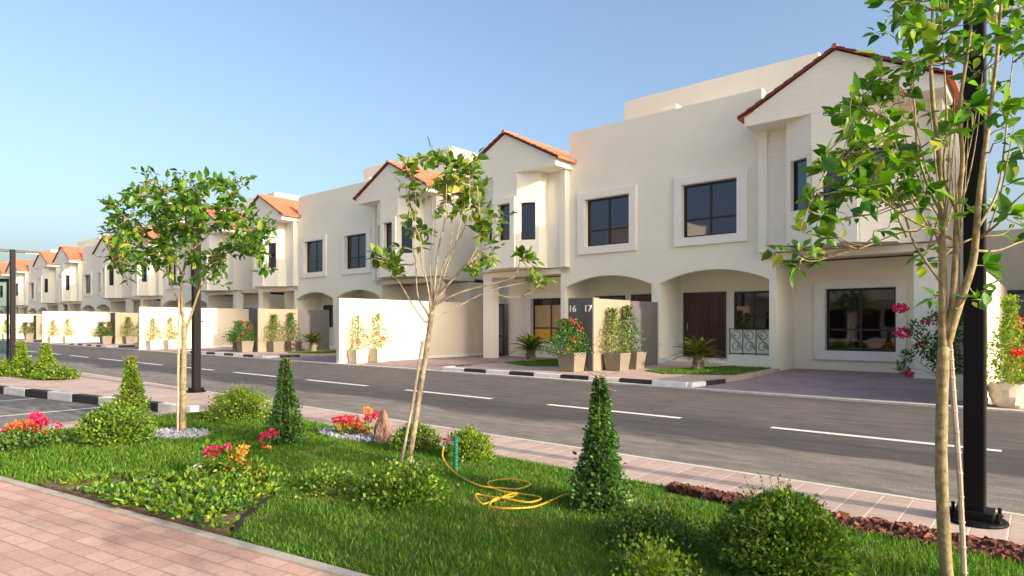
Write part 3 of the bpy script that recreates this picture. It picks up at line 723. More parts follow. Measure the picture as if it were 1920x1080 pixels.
# ground plants in the bed
gpl = MB()
for k in range(620):
    x = random.uniform(-6.7,-4.3); y = random.uniform(1.7,3.0)
    if not (inpoly(np.array([x]), np.array([y]), BED)[0] or (x < -4.9 and inpoly(np.array([x+.12]), np.array([y-.05]), BED)[0])): continue
    if math.sin(5*x+2)*math.cos(7*y) > .7 or (x < -6 and random.random() < .45): continue
    n = 16; d = unit(n); d[:,2] = abs(d[:,2])+.2; hh = random.uniform(.04,.11)*(1 if x > -5.9 else .6)
    gpl.leaves(np.array([x,y,.09])+d*rng.uniform(.01,hh,n)[:,None], d, unit(n)+np.array([0,0,1.]), rng.uniform(.03,.055,n), .026, mi=random.choice((0,0,0,1,2)))
tag(gpl.build('bed_plants', [M['box'], M['vine'], M['light']], recalc=False), 'low leafy bedding plants covering the edged flower bed', 'plants', kind='stuff')
bd = MB(); bd.slab(BED, .0, .09); tag(bd.build('bed_soil', M['soil']), kind='structure')
def edging(label, pts):
    e_ = MB(); pts = [Vector((*p, .085)) for p in pts]
    for a, b_ in zip(pts, pts[1:]):
        d = (b_-a).normalized(); n = Vector((-d.y, d.x, 0))*.012
        e_.add([a-n-Vector((0,0,.07)), b_-n-Vector((0,0,.07)), b_+n-Vector((0,0,.07)), a+n-Vector((0,0,.07)), a-n+Vector((0,0,.025)), b_-n+Vector((0,0,.025)), b_+n+Vector((0,0,.025)), a+n+Vector((0,0,.025))],
            [(3,2,1,0),(4,5,6,7),(0,1,5,4),(1,2,6,5),(2,3,7,6),(3,0,4,7)])
    tag(e_.build('bed_edging', M['edging']), label, 'edging')
edging('black edging strip along the right side of the flower bed', [(-5.1,3.0),(-4.75,2.6),(-4.45,2.25),(-4.25,2.1)])
edging('black edging strip along the back of the flower bed', [(-6.45,2.15),(-6.1,2.35),(-5.75,2.6),(-5.5,2.9)])
# coral and magenta at left edge
B = (-8.7, 2.12, .05)
heads = [(*atg(px,py,B), r, n, c) for px,py,r,n,c in ((68,780,.05,40,'fpink'),(82,790,.05,40,'fpink'),(50,798,.09,90,'fcoral'),(30,800,.08,80,'fcoral'),(62,800,.08,80,'fred'),(18,808,.06,50,'fpink'),(78,812,.06,50,'fcoral'),(36,822,.07,50,'fcoral'),(108,797,.02,8,'fpink'),(52,812,.07,60,'fpink'))]
flower_bush('flower_bush', 'coral and magenta flowering bush at the left edge beside the parking area', B, [(*atg(px,py,B), r, n) for px,py,r,n in ((40,815,.16,130),(75,825,.14,100),(15,830,.14,90),(105,815,.07,40),(60,850,.18,130))], heads, .05, M['box'])
# magenta by middle cone
B = (-6.55, 3.55, .05)
flower_bush('flower_bush', 'small magenta and peach flowers at the foot of the middle vine cone', B, [(*atg(500,850,B),.06,30),(*atg(495,835,B),.05,20)],
            [(*atg(px,py,B), r, n, c) for px,py,r,n,c in ((510,812,.055,40,'fpink'),(495,815,.035,22,'fpink'),(488,823,.025,10,'fpink'),(501,843,.045,30,'forange'),(494,834,.03,14,'fred'))], .04, M['dark'])
# flowers by the rock
B = (-6.62, 4.95, .05)
flower_bush('flower_bush', 'red, orange and magenta flowering bush beside the pink standing rock', B, [(*atg(px,py,B), r, n) for px,py,r,n in ((640,805,.10,90),(660,810,.12,110),(690,805,.12,110),(650,820,.1,80),(690,822,.1,70))],
            [(*atg(px,py,B), r, n, c) for px,py,r,n,c in ((632,787,.06,50,'fred'),(648,785,.06,50,'fpink'),(664,787,.07,60,'fred'),(652,797,.05,40,'forange'),(676,798,.05,40,'forange'),(690,770,.065,50,'forange'),(693,783,.07,55,'fpink'),(710,777,.065,55,'fpink'),(684,812,.06,50,'fred'),(640,800,.05,36,'forange'),(670,800,.05,36,'fred'))], .045, M['light'])
# pink standing rock
rk = MB(); prof = [(.145,0),(.15,.1),(.135,.2),(.10,.28),(.075,.34),(.04,.40),(.015,.43)]; n = 14
vs = []
for r, z in prof:
    for k in range(n):
        a = 2*math.pi*k/n; q = r*(1+.18*math.sin(3*a+z*9)+random.gauss(0,.06)); vs.append((q*math.cos(a)*1.0+.03*z, q*math.sin(a)*.7, z+random.gauss(0,.008)))
rk.add(vs, [(i*n+k, i*n+(k+1)%n, (i+1)*n+(k+1)%n, (i+1)*n+k) for i in range(len(prof)-1) for k in range(n)]+[tuple((len(prof)-1)*n+k for k in range(n))])
o = rk.build('standing_rock', M['rock']); o.location = (-6.15,4.86,.04); o.scale = (.85,.85,.98); tag(o, 'pink pointed standing rock beside the red and orange flowers', 'rock')
# pebble rings
def stones(name, label, items, mat, kind='stuff', cat='stones'):
    mb = MB(); ico = []
    for (x,y,z,s) in items:
        bmv = [(1,0,0),(-1,0,0),(0,1,0),(0,-1,0),(0,0,1),(0,0,-1)]
        sc = [s*random.uniform(.6,1.3), s*random.uniform(.5,1.0), s*random.uniform(.4,.8)]; rot = Matrix.Rotation(random.uniform(0,6), 3, Vector(unit(1)[0]))
        # chamfered chunk: cube corners jittered
        vs = [Vector(rot @ Vector((a*sc[0]*random.uniform(.6,1), b_*sc[1]*random.uniform(.6,1), c*sc[2]*random.uniform(.6,1))))+Vector((x,y,z)) for a in (-1,1) for b_ in (-1,1) for c in (-1,1)]
        mb.add(vs, [(0,1,3,2),(4,6,7,5),(0,4,5,1),(2,3,7,6),(0,2,6,4),(1,5,7,3)])
    return tag(mb.build(name, mat), label, cat, kind=kind)
for (c, rx, ry), lab in zip(stone_rings, ('grey white pebbles round the foot of the leafy tree', 'grey white pebbles beside the flowers and the pink rock')):
    it = []
    for k in range(520):
        a = random.uniform(0,6.28); q = math.sqrt(random.random()); x = c[0]+rx*q*math.cos(a); y = c[1]+ry*q*math.sin(a)
        it.append((x, y, .095+random.uniform(-.01,.012), random.uniform(.014,.03)))
    stones('pebbles', lab, it, M['pebble'])
it = []
for k in range(4200):
    x = random.uniform(-2.5, 2.5); w = min(.30, .06+(x+2.5)*.16); y = random.uniform(5.15-w-.02, 5.15)
    it.append((x, y, .07+random.uniform(0,.035)*(1-abs(y-5.02)/.25), random.uniform(.014,.04)))
stones('bark_mulch', 'reddish brown bark chips along the pavement edge at the right', it, M['mulch'], cat='mulch')
it = [(-4.87+random.gauss(0,.13), 4.14+random.gauss(0,.09), .1, random.uniform(.012,.025)) for k in range(160)]
stones('bark_mulch', 'dark bark chips round the foot of the thin bare-branched tree', it, M['soil'], cat='mulch')
# standpipe and hose
sp = thing('standpipe', 'green garden standpipe with a red valve on the lawn', 'water tap', (-4.27,4.23,.06)); sp.scale = (1,1,.8)
a = MB(); a.lathe([(.021,0),(.021,.44),(.025,.44),(.025,.47),(.015,.475)], (0,0,0), 12)
for k in range(9): a.lathe([(.021,.04+k*.045),(.025,.05+k*.045),(.021,.06+k*.045)], (0,0,0), 12)
a.build('pipe', M['green'], sp, smooth=False)
U_ = Vector((-SS,-CC,0))
a = MB(); a.tube([(0,0,.40), U_*.07+Vector((0,0,.41)), U_*.11+Vector((0,0,.40)), U_*.115+Vector((0,0,.34))], .013, 8); a.build('tap', M['steel'], sp)
a = MB(); a.lathe([(.0,0),(.035,.0),(.035,.02),(.0,.02)], tuple(U_*.085+Vector((0,0,.43))), 10); a.build('valve_wheel', M['redv'], sp)
hp = [(836,850,.40),(838,868,.33),(850,890,.22)]
pts = [Vector((-4.27,4.23,.06))+U_*.115+Vector((0,0,.27)), Vector((-4.27,4.23,.06))+U_*.125+Vector((0,0,.19)), Vector((-4.27,4.23,.06))+U_*.06+Vector((0.03,-.05,.11))]
for px,py in ((862,898),(880,910),(905,920),(940,922),(970,922),(992,918),(990,910),(960,906),(925,906),(915,915),(935,925),(975,930),(1005,935),(1014,942),(990,948),(950,944),(910,935),(893,934),(893,942),(905,950),(930,944),(950,936),(970,930),(960,936),(930,942),(919,950),(925,957),(955,962),(1000,957),(1035,945),(1060,936),(1085,934),(1120,940),(1160,946),(1190,944)):
    p = gp(px, py, .105); p.z = .122+random.uniform(.0,.02); pts.append(p)
cv = []
for i in range(len(pts)-1):                               # Catmull-Rom
    p0,p1,p2,p3 = pts[max(i-1,0)],pts[i],pts[i+1],pts[min(i+2,len(pts)-1)]
    for s_ in np.linspace(0,1,6)[:-1]:
        cv.append(.5*((2*p1)+(p2-p0)*s_+(2*p0-5*p1+4*p2-p3)*s_*s_+(3*p1-p0-3*p2+p3)*s_**3))
a = MB(); a.tube(cv, .0085, 7); tag(a.build('garden_hose', M['hose'], smooth=True), 'yellow garden hose lying in loops on the lawn', 'hose')

# ------------------------------------------------------------------ cycads
def cycad(label, loc, R_, h, n=30, mat='palm', group='small palms on the front lawns'):
    t = thing('small_palm', label, 'palm', loc, random.uniform(0,6), group)
    tr = MB(); tr.lathe([(.17,0),(.15,.12),(.16,.25),(.13,.38),(.06,.45)], (0,0,0), 10)
    for k in range(60):
        a = random.uniform(0,6.28); z = random.uniform(.05,.4); tr.box((.14*math.cos(a)-.02,.14*math.sin(a)-.02,z),(.17*math.cos(a)+.02,.17*math.sin(a)+.02,z+.05))
    tr.build('trunk', M['bark2'], t)
    f = MB()
    for k in range(n):
        a = k*2.4; el = R(75-70*(k/n)); Lf = R_*random.uniform(.85,1.1); ca, sa = math.cos(a), math.sin(a); pts = []
        for i in range(11):
            s_ = i/10; e_ = el-1.1*s_*s_*(.6+.4*(k/n))
            r = Lf*s_*math.cos(el)*1.0; z = .42+Lf*(s_*math.sin(el)-.38*s_*s_)
            pts.append(Vector((r*ca*1.05, r*sa*1.05, max(z*h, .02))))
        f.tube(pts, [.008*(1-.7*i/10) for i in range(11)], 4)
        P, D = [], []
        for i in range(1, 31):
            q = i/30*9.99; j = int(q); p = pts[j].lerp(pts[j+1], q-j); d = (pts[j+1]-pts[j]).normalized(); sd = d.cross(Vector((0,0,1))).normalized()
            for sg in (1,-1):
                P.append(p); D.append(d*.75+sd*sg*.8+Vector((0,0,.12)))
        m_ = len(P); f.leaves(np.array(P), np.array(D), np.tile([0,0,1.],(m_,1)), .30*R_*rng.uniform(.8,1.1,m_), .028, six=False)
    f.build('fronds', M[mat], t, recalc=False); return t
p0 = cycad('small sunlit palm on the lawn in front of villa 17 door', (XC0+2.45,18.0,.14), .80, 1.0)
p1 = cycad('shaded small palm on the lawn left of the 16 and 17 wall', (XC0-3.65,17.7,.14), .85, 1.0)
dup(p0, (XC0-PER+2.1,17.4,.14), 'yellow-green small palm beside the second villa pair, left of the sunlit wall', 1.)
dup(p1, (XC0-PER-2.0,15.6,.14), 'small palm in a bed left of the red flowering pot at the second villa pair', 2.)
dup(p0, (XC0-2*PER+2.1,17.4,.14), 'small palm in front of the third villa pair', 1.6)
dup(p1, (XC0-2*PER-1.8,15.4,.14), 'tiny palm left of the far taupe number wall', 2.6)

# ------------------------------------------------------------------ planters and climbers
def planter(label, loc, w, h, mat, group='square planters', taper=.8, rz=0):
    t = thing('planter', label, 'planter', loc, rz, group); a = MB(); q = w*taper/2; p = w/2; i_ = p-.04
    a.add([(-q,-q,0),(q,-q,0),(q,q,0),(-q,q,0),(-p,-p,h),(p,-p,h),(p,p,h),(-p,p,h),(-i_,-i_,h),(i_,-i_,h),(i_,i_,h),(-i_,i_,h),(-i_,-i_,h-.06),(i_,-i_,h-.06),(i_,i_,h-.06),(-i_,i_,h-.06)],
          [(3,2,1,0),(0,1,5,4),(1,2,6,5),(2,3,7,6),(3,0,4,7),(4,5,9,8),(5,6,10,9),(6,7,11,10),(7,4,8,11),(8,9,13,12),(9,10,14,13),(10,11,15,14),(11,8,12,15)])
    a.build('pot', mat, t, bevel=.01); s = MB(); s.box((-i_+.004,-i_+.004,h-.09),(i_-.004,i_-.004,h-.05)); s.build('soil', M['soil'], t); return t
def climber(label, loc, h, w, dens, heads, leaf='light', group='flowering climbers in planters', sp=.3, full=False, ls=.07):
    t = thing('climbing_plant', label, 'climber', loc, 0, group); f = MB(); s = MB(); fl = MB(); names = ['fpink','fred','fcoral','forange','fwhite']
    cols = 2 if full else 1
    for c in range(cols):
        y0 = 0 if not full else (c-.5)*w*.5
        for k in range(3):
            s.tube([(random.uniform(-.06,.06), y0+random.uniform(-.08,.08), 0), (random.uniform(-.04,.04), y0+random.uniform(-.05,.05), h*.97)], .009, 5)
        n = int(dens*h); zz = rng.uniform(.02, h, n); wd = w*(.55*np.exp(-((zz-.25*h)/(.35*h))**2)+.20+.06*np.sin(zz*14))
        f.leaves(np.stack([rng.normal(0,1,n)*wd*.38, y0+rng.normal(0,1,n)*wd*.5, zz], 1), unit(n)+np.array([0,0,.2]), unit(n)+np.array([0,0,.8]), ls*rng.uniform(.6,1.2,n), ls*.6, six=False)
    for k in range(9):
        a = random.uniform(0,6.28); z = random.uniform(.2,.6)*h; q = random.uniform(.5,1.1)*w*.6
        pts = twigs(s, (0,0,z*.5), (q*math.cos(a)*.6, q*math.sin(a), z), .006, .002, 4, .2)
        n = 10; f.leaves(np.array([pts[-1]]*n)+rng.normal(0,.06,(n,3)), unit(n), unit(n)+np.array([0,0,.8]), ls, ls*.6, six=False)
    for (y,z,x,r,n,c) in heads: flower_heads(fl, (x,y,z), r, n, .05, names.index(c))
    f.build('foliage', M[leaf], t, recalc=False); s.build('stem', M['twig'], t, recalc=False)
    if heads: fl.build('blossom', [M[q] for q in names], t, recalc=False)
    return t
H1 = [(.2,.55,.15,.10,24,'fred'),(-.1,.3,.2,.09,20,'fcoral'),(.1,.75,.1,.08,14,'fpink'),(-.3,.4,.1,.08,14,'fcoral'),(.25,.2,.2,.08,14,'fred')]
H2 = [(.1,.45,.15,.10,22,'fred'),(-.2,.6,.15,.08,16,'fcoral'),(.2,.8,.1,.06,10,'fred')]
H3 = [(0.,.95,.1,.12,40,'fpink'),(-.2,1.0,.15,.1,30,'fred'),(.2,.75,.2,.1,30,'fpink'),(-.2,.45,.2,.14,40,'fcoral'),(.1,.5,.2,.1,26,'fred'),(-.35,.2,.2,.12,30,'fcoral'),(.3,.9,.15,.08,20,'fpink'),(-.4,.8,0,.1,20,'fpink')]
plf = [planter('cream square planter, left of the two against the sunlit wall behind the bare tree', (fx[1]+.33,14.35,.035), .58, .52, M['planter']),
       planter('cream square planter, right of the two against the sunlit wall behind the bare tree', (fx[1]+.33,15.3,.035), .58, .52, M['planter'])]
clf = [climber('sparse coral-flowered climber, left of two on the sunlit wall behind the bare tree', (fx[1]+.3,14.35,.5), 1.35, .85, 420, H1),
       climber('sparse red-flowered climber, right of two on the sunlit wall behind the bare tree', (fx[1]+.3,15.3,.5), 1.40, .85, 420, H2)]
wn = {0: 'the boundary wall right of the black lamp post', 2: 'the sunlit wall behind the leafy tree', 3: 'the sunlit wall left of the leafy tree', 4: 'the small far sunlit wall'}
for i, s_ in wn.items():
    if i == 0: continue
    for k, side in enumerate(('left', 'right')):
        dup(plf[k], (fx[i]+.33, 14.35+.95*k, .035), f'cream square planter, {side} of the two against {s_}')
        dup(clf[k], (fx[i]+.3, 14.35+.95*k, .5), f'sparse flowering climber, {side} of the two on {s_}')
# right edge: sculpted round pot and tall climber
def rough_pot(label, loc, r, h):
    t = thing('round_pot', label, 'pot', loc); n = 20; a = MB(); vs = []
    prof = [(.72,0),(.85,.12),(1,.45),(1.03,.75),(.95,1),(.86,1),(.84,.88)]
    for q, z in prof:
        for k in range(n):
            an = 2*math.pi*k/n; e_ = 1+.05*math.sin(5*an+z*6)+random.gauss(0,.02); vs.append((r*q*e_*math.cos(an), r*q*e_*math.sin(an), h*z))
    a.add(vs, [(i*n+k, i*n+(k+1)%n, (i+1)*n+(k+1)%n, (i+1)*n+k) for i in range(len(prof)-1) for k in range(n)]+[tuple(range(n)), tuple((len(prof)-1)*n+k for k in range(n))])
    a.build('pot', M['planter'], t); s = MB(); s.lathe([(r*.8,h*.84),(r*.8,h*.9)], (0,0,0), 16); s.build('soil', M['soil'], t)
rough_pot('sunlit cream sculpted pot at the right edge, right of the black lamp post', (-.52,14.2,.04), .30, .42)
climber('tall sunlit climber with pink flowers in the sculpted pot at the right edge', (-.52,14.25,.44), 1.55, .6, 700, [(0,.62,.15,.07,30,'fpink'),(.35,.62,.0,.06,24,'fpink'),(-.3,.55,.1,.07,30,'fred'),(.1,1.0,.1,.05,12,'fcoral'),(.1,1.15,.1,.05,10,'fcoral'),(.4,.3,.1,.04,12,'fpink')], full=True)
planter('cream planter in shade behind the right-hand tree trunk', (-1.42,14.9,.035), .5, .5, M['planter'])
flower_bush('climbing_plant', 'dark shaded climber with magenta flowers left of the right-hand tree trunk', (-1.42,14.9,.5),
            [(-.1,0,.3,.32,420),(-.35,.0,.55,.28,300),(.0,0,.8,.28,260),(-.6,0,.9,.18,90),(-.3,0,1.1,.14,60),(-.75,0,.35,.12,60),(-.85,0,.1,.12,50),(.1,0,1.1,.2,120)],
            [(-.86,0,1.32,.12,90,'fpink'),(-.83,0,.82,.15,110,'fpink'),(-.45,0,1.05,.07,30,'fpink'),(-.72,0,.0,.07,30,'fpink'),(-.25,0,1.1,.06,20,'fpink'),(-.5,0,.6,.05,20,'fred')], .075, M['vine'], 'climber')
# planters at the number walls
pn = [planter('taupe planter in front of the 16 and 17 numerals', (XC0-.05,15.05,.13), .62, .55, M['plantergrey']),
      planter('taupe planter against the sunlit side of the 16 and 17 wall, nearer one', (XC0+.76,15.95+.25,.13), .6, .52, M['plantergrey']),
      planter('taupe planter against the sunlit side of the 16 and 17 wall, farther one', (XC0+.76,17.0+.15,.13), .6, .52, M['plantergrey'])]
cn = [climber('dense climber with red and pink flowers covering the wall below the numerals 16 and 17', (XC0-.1,15.05,.6), 1.02, 1.05, 2600, [(a,b,c_,r_*.85,n_//2,k_) for a,b,c_,r_,n_,k_ in H3], 'vine', full=True, ls=.065),
      climber('green climber on the sunlit side of the 16 and 17 wall, nearer one', (XC0+.62,16.2,.6), 1.35, .85, 1000, [], 'box'),
      climber('green climber on the sunlit side of the 16 and 17 wall, farther one', (XC0+.62,17.1,.6), 1.45, .8, 1000, [], 'vine')]
un = {1: 'the second villa pair number wall', 2: 'the third villa pair number wall', 3: 'the fourth villa pair number wall'}
for i, s_ in un.items():
    for k, w_ in enumerate(('in front of', 'nearer on the sunlit side of', 'farther on the sunlit side of')):
        q = pn[k].location; dup(pn[k], (q.x-PER*i, q.y, q.z), f'taupe planter {w_} {s_}')
        q = cn[k].location; dup(cn[k], (q.x-PER*i, q.y, q.z), f'climber {w_} {s_}')

# ------------------------------------------------------------------ lamp posts
def lamp_post(label, loc, detail=True):
    t = thing('street_lamp', label, 'street lamp', loc, 0, 'black street lamps along the pavement')
    a = MB(); a.box((-.065,-.07,.02), (.065,.075,4.0)); a.build('pole', M['post'], t, bevel=.012)
    a = MB(); a.box((-.055,.075,.05), (.055,.085,3.98)); a.build('lit_side', M['postlit'], t)  # thin strip on the pole with the lit tone in its colour
    a = MB(); a.lathe([(.20,0),(.20,.02),(.18,.03),(.12,.035)], (0,0,0), 24); a.box((-.115,-.115,.03),(.115,.115,.09)); a.build('base_plate', M['post'], t, bevel=.006)
    for x in (-.14,.14):
        for y in (-.09,.09):
            b_ = MB(); b_.lathe([(.012,0),(.012,.07),(.02,.07),(.02,.0)][:2], (x,y,.03), 8); b_.lathe([(.022,.0),(.022,.018)], (x,y,.035), 6); b_.build('bolt', M['post'], t)
    for s_ in (-1,1):
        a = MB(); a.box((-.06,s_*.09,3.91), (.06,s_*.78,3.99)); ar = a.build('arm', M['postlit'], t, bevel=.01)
        a = MB(); a.box((-.045,s_*.35,3.895), (.045,s_*.76,3.908)); a.build('lamp_panel', M['white'], ar)
    return t
L0 = lamp_post('black square street lamp post in the right foreground, cut by the top edge', (-.41,5.72,ZP)); L0.rotation_euler[2] = 0
dup(L0, (-13.75,5.93,ZP), 'black street lamp post standing in front of the leafy tree crown')
dup(L0, (-27.3,5.6,ZP), 'far street lamp post with two short arms at the left edge')
# glazed shelter panel at left edge
sh = thing('glass_shelter', 'greenish glass shelter side at the left edge by the far lamp', 'shelter', (0,0,0))
g = MB(); c0 = at(14, 690, 19.); c1 = at(-110, 690, 19.)
def quad(mb, a, b_, z0, z1, t_=.02):
    d = (b_-a).normalized(); n = Vector((-d.y,d.x,0))*t_/2
    mb.add([Vector((p.x,p.y,z)) for z in (z0,z1) for p in (a-n,b_-n,b_+n,a+n)], [(3,2,1,0),(4,5,6,7),(0,1,5,4),(1,2,6,5),(2,3,7,6),(3,0,4,7)])
quad(g, c0, c1, .35, 2.75); g.build('glass_panel', M['clear'], sh)
g = MB(); quad(g, c0, c1, 2.75, 2.85, .08); quad(g, c0, c1, .25, .35, .08); quad(g, c0+(c0-c1)*.01, c0, .06, 2.85, .08); quad(g, c1, c1+(c1-c0)*.01, .06, 2.85, .08); g.build('shelter_frame', M['post'], sh)

# ------------------------------------------------------------------ trees
def tree(label, base_d, trunk, branches, clusters, leaf_len, leafm, barkm, jit=.35, seed=1, name='young_tree', stake=None, tw=.003, drop=0.):
    random.seed(seed); dd = {}
    b0 = at(trunk[0][0], trunk[0][1], base_d); b0.z = 0.05
    t = thing(name, label, 'tree', (b0.x, b0.y, .04)); off = Vector((b0.x, b0.y, .04))
    def P(px, py, dz=0.): return at(px, py, base_d+dz)-off
    tr = MB(); pts = [P(*q[:2], q[3] if len(q) > 3 else 0) for q in trunk]; pts[0].z = -.03
    def smooth_line(pts, rad, k=4):
        o, r_ = [], []
        for i in range(len(pts)-1):
            p0,p1,p2,p3 = pts[max(i-1,0)],pts[i],pts[i+1],pts[min(i+2,len(pts)-1)]
            for s_ in [j/k for j in range(k)]:
                o.append(.5*((2*p1)+(p2-p0)*s_+(2*p0-5*p1+4*p2-p3)*s_*s_+(3*p1-p0-3*p2+p3)*s_**3)); r_.append(rad[i]+(rad[i+1]-rad[i])*s_)
        o.append(pts[-1]); r_.append(rad[-1]); return o, r_
    o, r_ = smooth_line(pts, [q[2] for q in trunk]); r_ = [x*(1+.05*math.sin(i*1.9)) for i, x in enumerate(r_)]
    tr.tube(o, r_, 12); nodes = list(zip(o[len(o)//2:], r_[len(o)//2:]))
    tr.build('trunk', barkm, t, smooth=True)
    br = MB()
    for bb in branches:
        z0, z1 = bb[0]; rs = bb[1]; pp = bb[2]; n = len(pp)
        q = [P(x, y, z0+(z1-z0)*i/(n-1)) for i, (x, y) in enumerate(pp)]
        rr = [rs*(1-i/(n-1)*.75) for i in range(n)]
        o, r_ = smooth_line(q, rr); br.tube(o, r_, 7); nodes += list(zip(o[2:], r_[2:]))
    lf = MB(); LP, LD, LN, LL = [], [], [], []
    for (x, y, rp, n, *zz) in clusters:
        dz = zz[0] if zz else random.gauss(0, jit); c = P(x, y, dz); r = rp*base_d/F
        for k in range(max(1, n//7)):
            e_ = c+Vector(unit(1)[0])*r*random.uniform(.2,1.)
            s0 = min(nodes, key=lambda q: (q[0]-e_).length+ .35*max(0, q[0].z-e_.z))[0]
            tp = twigs(br, s0, e_, min(.009, tw*2.2), tw*.6, 5, .12, sides=4)
            m_ = 7
            for j in range(m_):
                f_ = .45+.55*(j+1)/m_; q = f_*5; i = min(int(q), 4); p = tp[i].lerp(tp[i+1], q-i)
                ax = (tp[-1]-tp[-3]).normalized(); sd = Vector(unit(1)[0])
                LP.append(p+sd*.012); LD.append(ax*.55+sd*.9+Vector((0,0,-drop+random.uniform(-.15,.45)))); LN.append(Vector((0,0,1))+Vector(unit(1)[0])*.75); LL.append(leaf_len*random.choice((random.uniform(.35,.7), random.uniform(.7,1.25))))
    LL = np.array(LL); lf.leaves(np.array(LP), np.array(LD), np.array(LN), LL, LL*.56)
    br.build('branches', barkm, t, smooth=True, recalc=False)
    lf.build('leaves', leafm, t, recalc=False, smooth=True)
    if stake:
        s = MB(); q = [P(x, y, dz) for x, y, dz in stake]; q[0].z = -.03
        s.tube(q, [.014]*len(q), 8)
        for i in range(14):
            f_ = i/14*(len(q)-1); j = int(f_); p = q[j].lerp(q[j+1], f_-j); s.lathe([(.0145,-.006),(.0175,0),(.0145,.006)], tuple(p), 8)
        s.build('stake', M['bamboo'], t)
    return t
# middle tree
cl2 = [(712,478,18,30),(738,490,16,24),(728,500,12,14),(752,512,8,8),(700,466,8,8),(757,306,14,16),(775,305,10,10),(800,298,10,12),(805,275,5,6),(824,300,14,24),(840,300,12,20),(862,308,16,26),(885,300,10,14),(898,292,8,8),(905,303,8,8),(850,328,22,36),(875,325,20,34),(893,330,12,18),
       (760,332,12,12),(750,350,10,8),(778,348,12,12),(765,375,10,12),(800,370,10,8),(780,405,14,18),(795,430,16,20),(775,440,10,10),(758,432,8,6),(820,400,12,14),(812,345,10,10),(835,350,18,26),(862,352,20,32),(885,358,16,22),(838,375,16,18),(868,380,18,22),(900,370,10,12),(905,350,8,8),(890,390,16,20),(915,400,10,10),
       (870,405,16,14),(895,415,14,16),(912,425,12,14),(922,455,8,8),(930,435,8,8),(945,420,8,8),(955,405,6,5),(845,412,12,10),(900,440,12,12),(918,480,10,12),(905,495,12,16),(925,488,10,12),(940,465,6,5),(895,505,10,10),(877,512,8,6),(975,475,10,14),(990,485,10,14),(1005,488,8,8),(1000,515,12,18),(1015,525,12,18),(1030,532,8,8),(1005,545,8,8),(795,455,10,8),(740,470,8,6)]
bt2 = [((0,-.15),.012,[(806,597),(797,603),(773,570),(747,527),(733,515),(715,490)]), ((0,.2),.013,[(806,600),(800,585),(783,553),(780,493),(775,467),(780,393),(777,343)]),
       ((0,-.2),.013,[(808,590),(805,560),(800,527),(790,490),(788,450),(770,400),(760,340)]), ((0,.1),.020,[(810,585),(813,560),(817,510),(823,460),(833,420),(837,343),(830,300)]),
       ((0,.3),.016,[(814,575),(823,550),(840,493),(853,460),(867,393),(867,310)]), ((0,-.25),.017,[(815,570),(827,547),(860,513),(880,490),(900,440),(895,350)]),
       ((0,.15),.016,[(815,570),(835,540),(870,500),(895,480),(910,460),(927,407)]), ((0,-.1),.018,[(812,580),(823,567),(867,547),(920,533),(963,520),(972,500),(975,480)]),
       ((0,.25),.011,[(810,590),(825,590),(867,570),(900,553),(935,540),(985,530),(1010,528)]), ((-.1,.3),.006,[(920,535),(935,552),(965,558),(990,550),(1005,540)]), ((0,.35),.011,[(812,580),(818,540),(830,500),(845,455),(850,400),(852,340)]),
       ((0,-.35),.011,[(812,575),(822,530),(845,470),(870,430),(880,380),(880,320)]), ((0,-.1),.010,[(811,580),(808,530),(806,480),(812,430),(808,360),(803,300)])]
tree('thin young tree with mostly bare branches in the middle of the lawn, leaning right', 6.31, [(763,896,.030),(776,810,.027),(790,720,.025),(802,640,.025),(810,585,.025)],
     [(z_, r_*.8, p_) for z_, r_, p_ in bt2], [(a, b, c_, int(n*1.55)) for a, b, c_, n in cl2], .108, M['leaf2'], M['bark2'], .3, 3, stake=[(748,892,-.05),(775,750,-.03),(792,640,0)])
# left leafy tree
random.seed(21)
cl1 = []
for k in range(270):
    a = random.uniform(0,6.28); q = math.sqrt(random.random())*random.choice((1,1,1.06)); x = 352+160*q*math.cos(a); y = 436+(92+14*math.sin(5*a+1))*q*math.sin(a)
    if math.sin(x*.06)*math.cos(y*.075+1) > .55 and random.random() < .8: continue
    if y > 500 and 300 < x < 440 and random.random() < .75: continue
    if x > 440 and y < 370: continue
    if x < 215 and y > 500: continue
    cl1.append((x, y, 15, 17))
cl1 += [(265,318,10,12),(285,322,10,10),(275,345,12,14),(295,350,10,10),(205,385,12,18),(195,380,8,8),(225,382,8,8),(350,325,14,22),(365,335,14,20),(335,340,10,12),(440,330,10,10),(455,335,10,10),(470,340,8,8),(460,350,8,8),(430,345,10,10),(505,440,10,8),(515,430,6,4),(500,500,12,12),(515,512,8,8),(490,490,10,10),(218,505,12,18),(235,515,12,14),(212,480,10,12),(480,505,10,10),(320,510,10,10),(300,500,12,14),(325,525,8,8),(240,500,12,14)]
bt1 = [((0,-.2),.020,[(345,612),(341,569),(343,513),(359,469),(365,420),(350,360)]), ((0,.3),.018,[(347,625),(365,570),(379,529),(395,489),(420,450),(450,400)]),
       ((0,.1),.015,[(344,600),(331,560),(319,527),(322,500),(300,460),(260,430)]), ((-.1,-.3),.012,[(343,520),(320,470),(280,400),(270,340)]), ((0,.3),.012,[(359,470),(400,430),(440,370),(455,340)]),
       ((0,.5),.010,[(395,489),(440,470),(480,480),(505,500)]), ((0,-.4),.010,[(319,515),(270,490),(230,490),(215,500)]), ((0,-.3),.010,[(300,460),(240,410),(205,390)]), ((0,.4),.012,[(343,513),(350,440),(310,380),(290,340)])]
tree('leafy young tree with a broad green crown at the left of the lawn', 8.3, [(343,826,.046),(343,760,.039),(344,700,.036),(345,650,.033),(345,605,.031)], bt1, [(q[0], q[1], q[2]*1.15, int(q[3]*1.2)) for q in cl1], .112, M['leaf'], M['bark'], .42, 5,
     stake=[(333,832,-.05),(334,700,-.05),(336,560,-.03)], drop=.15)
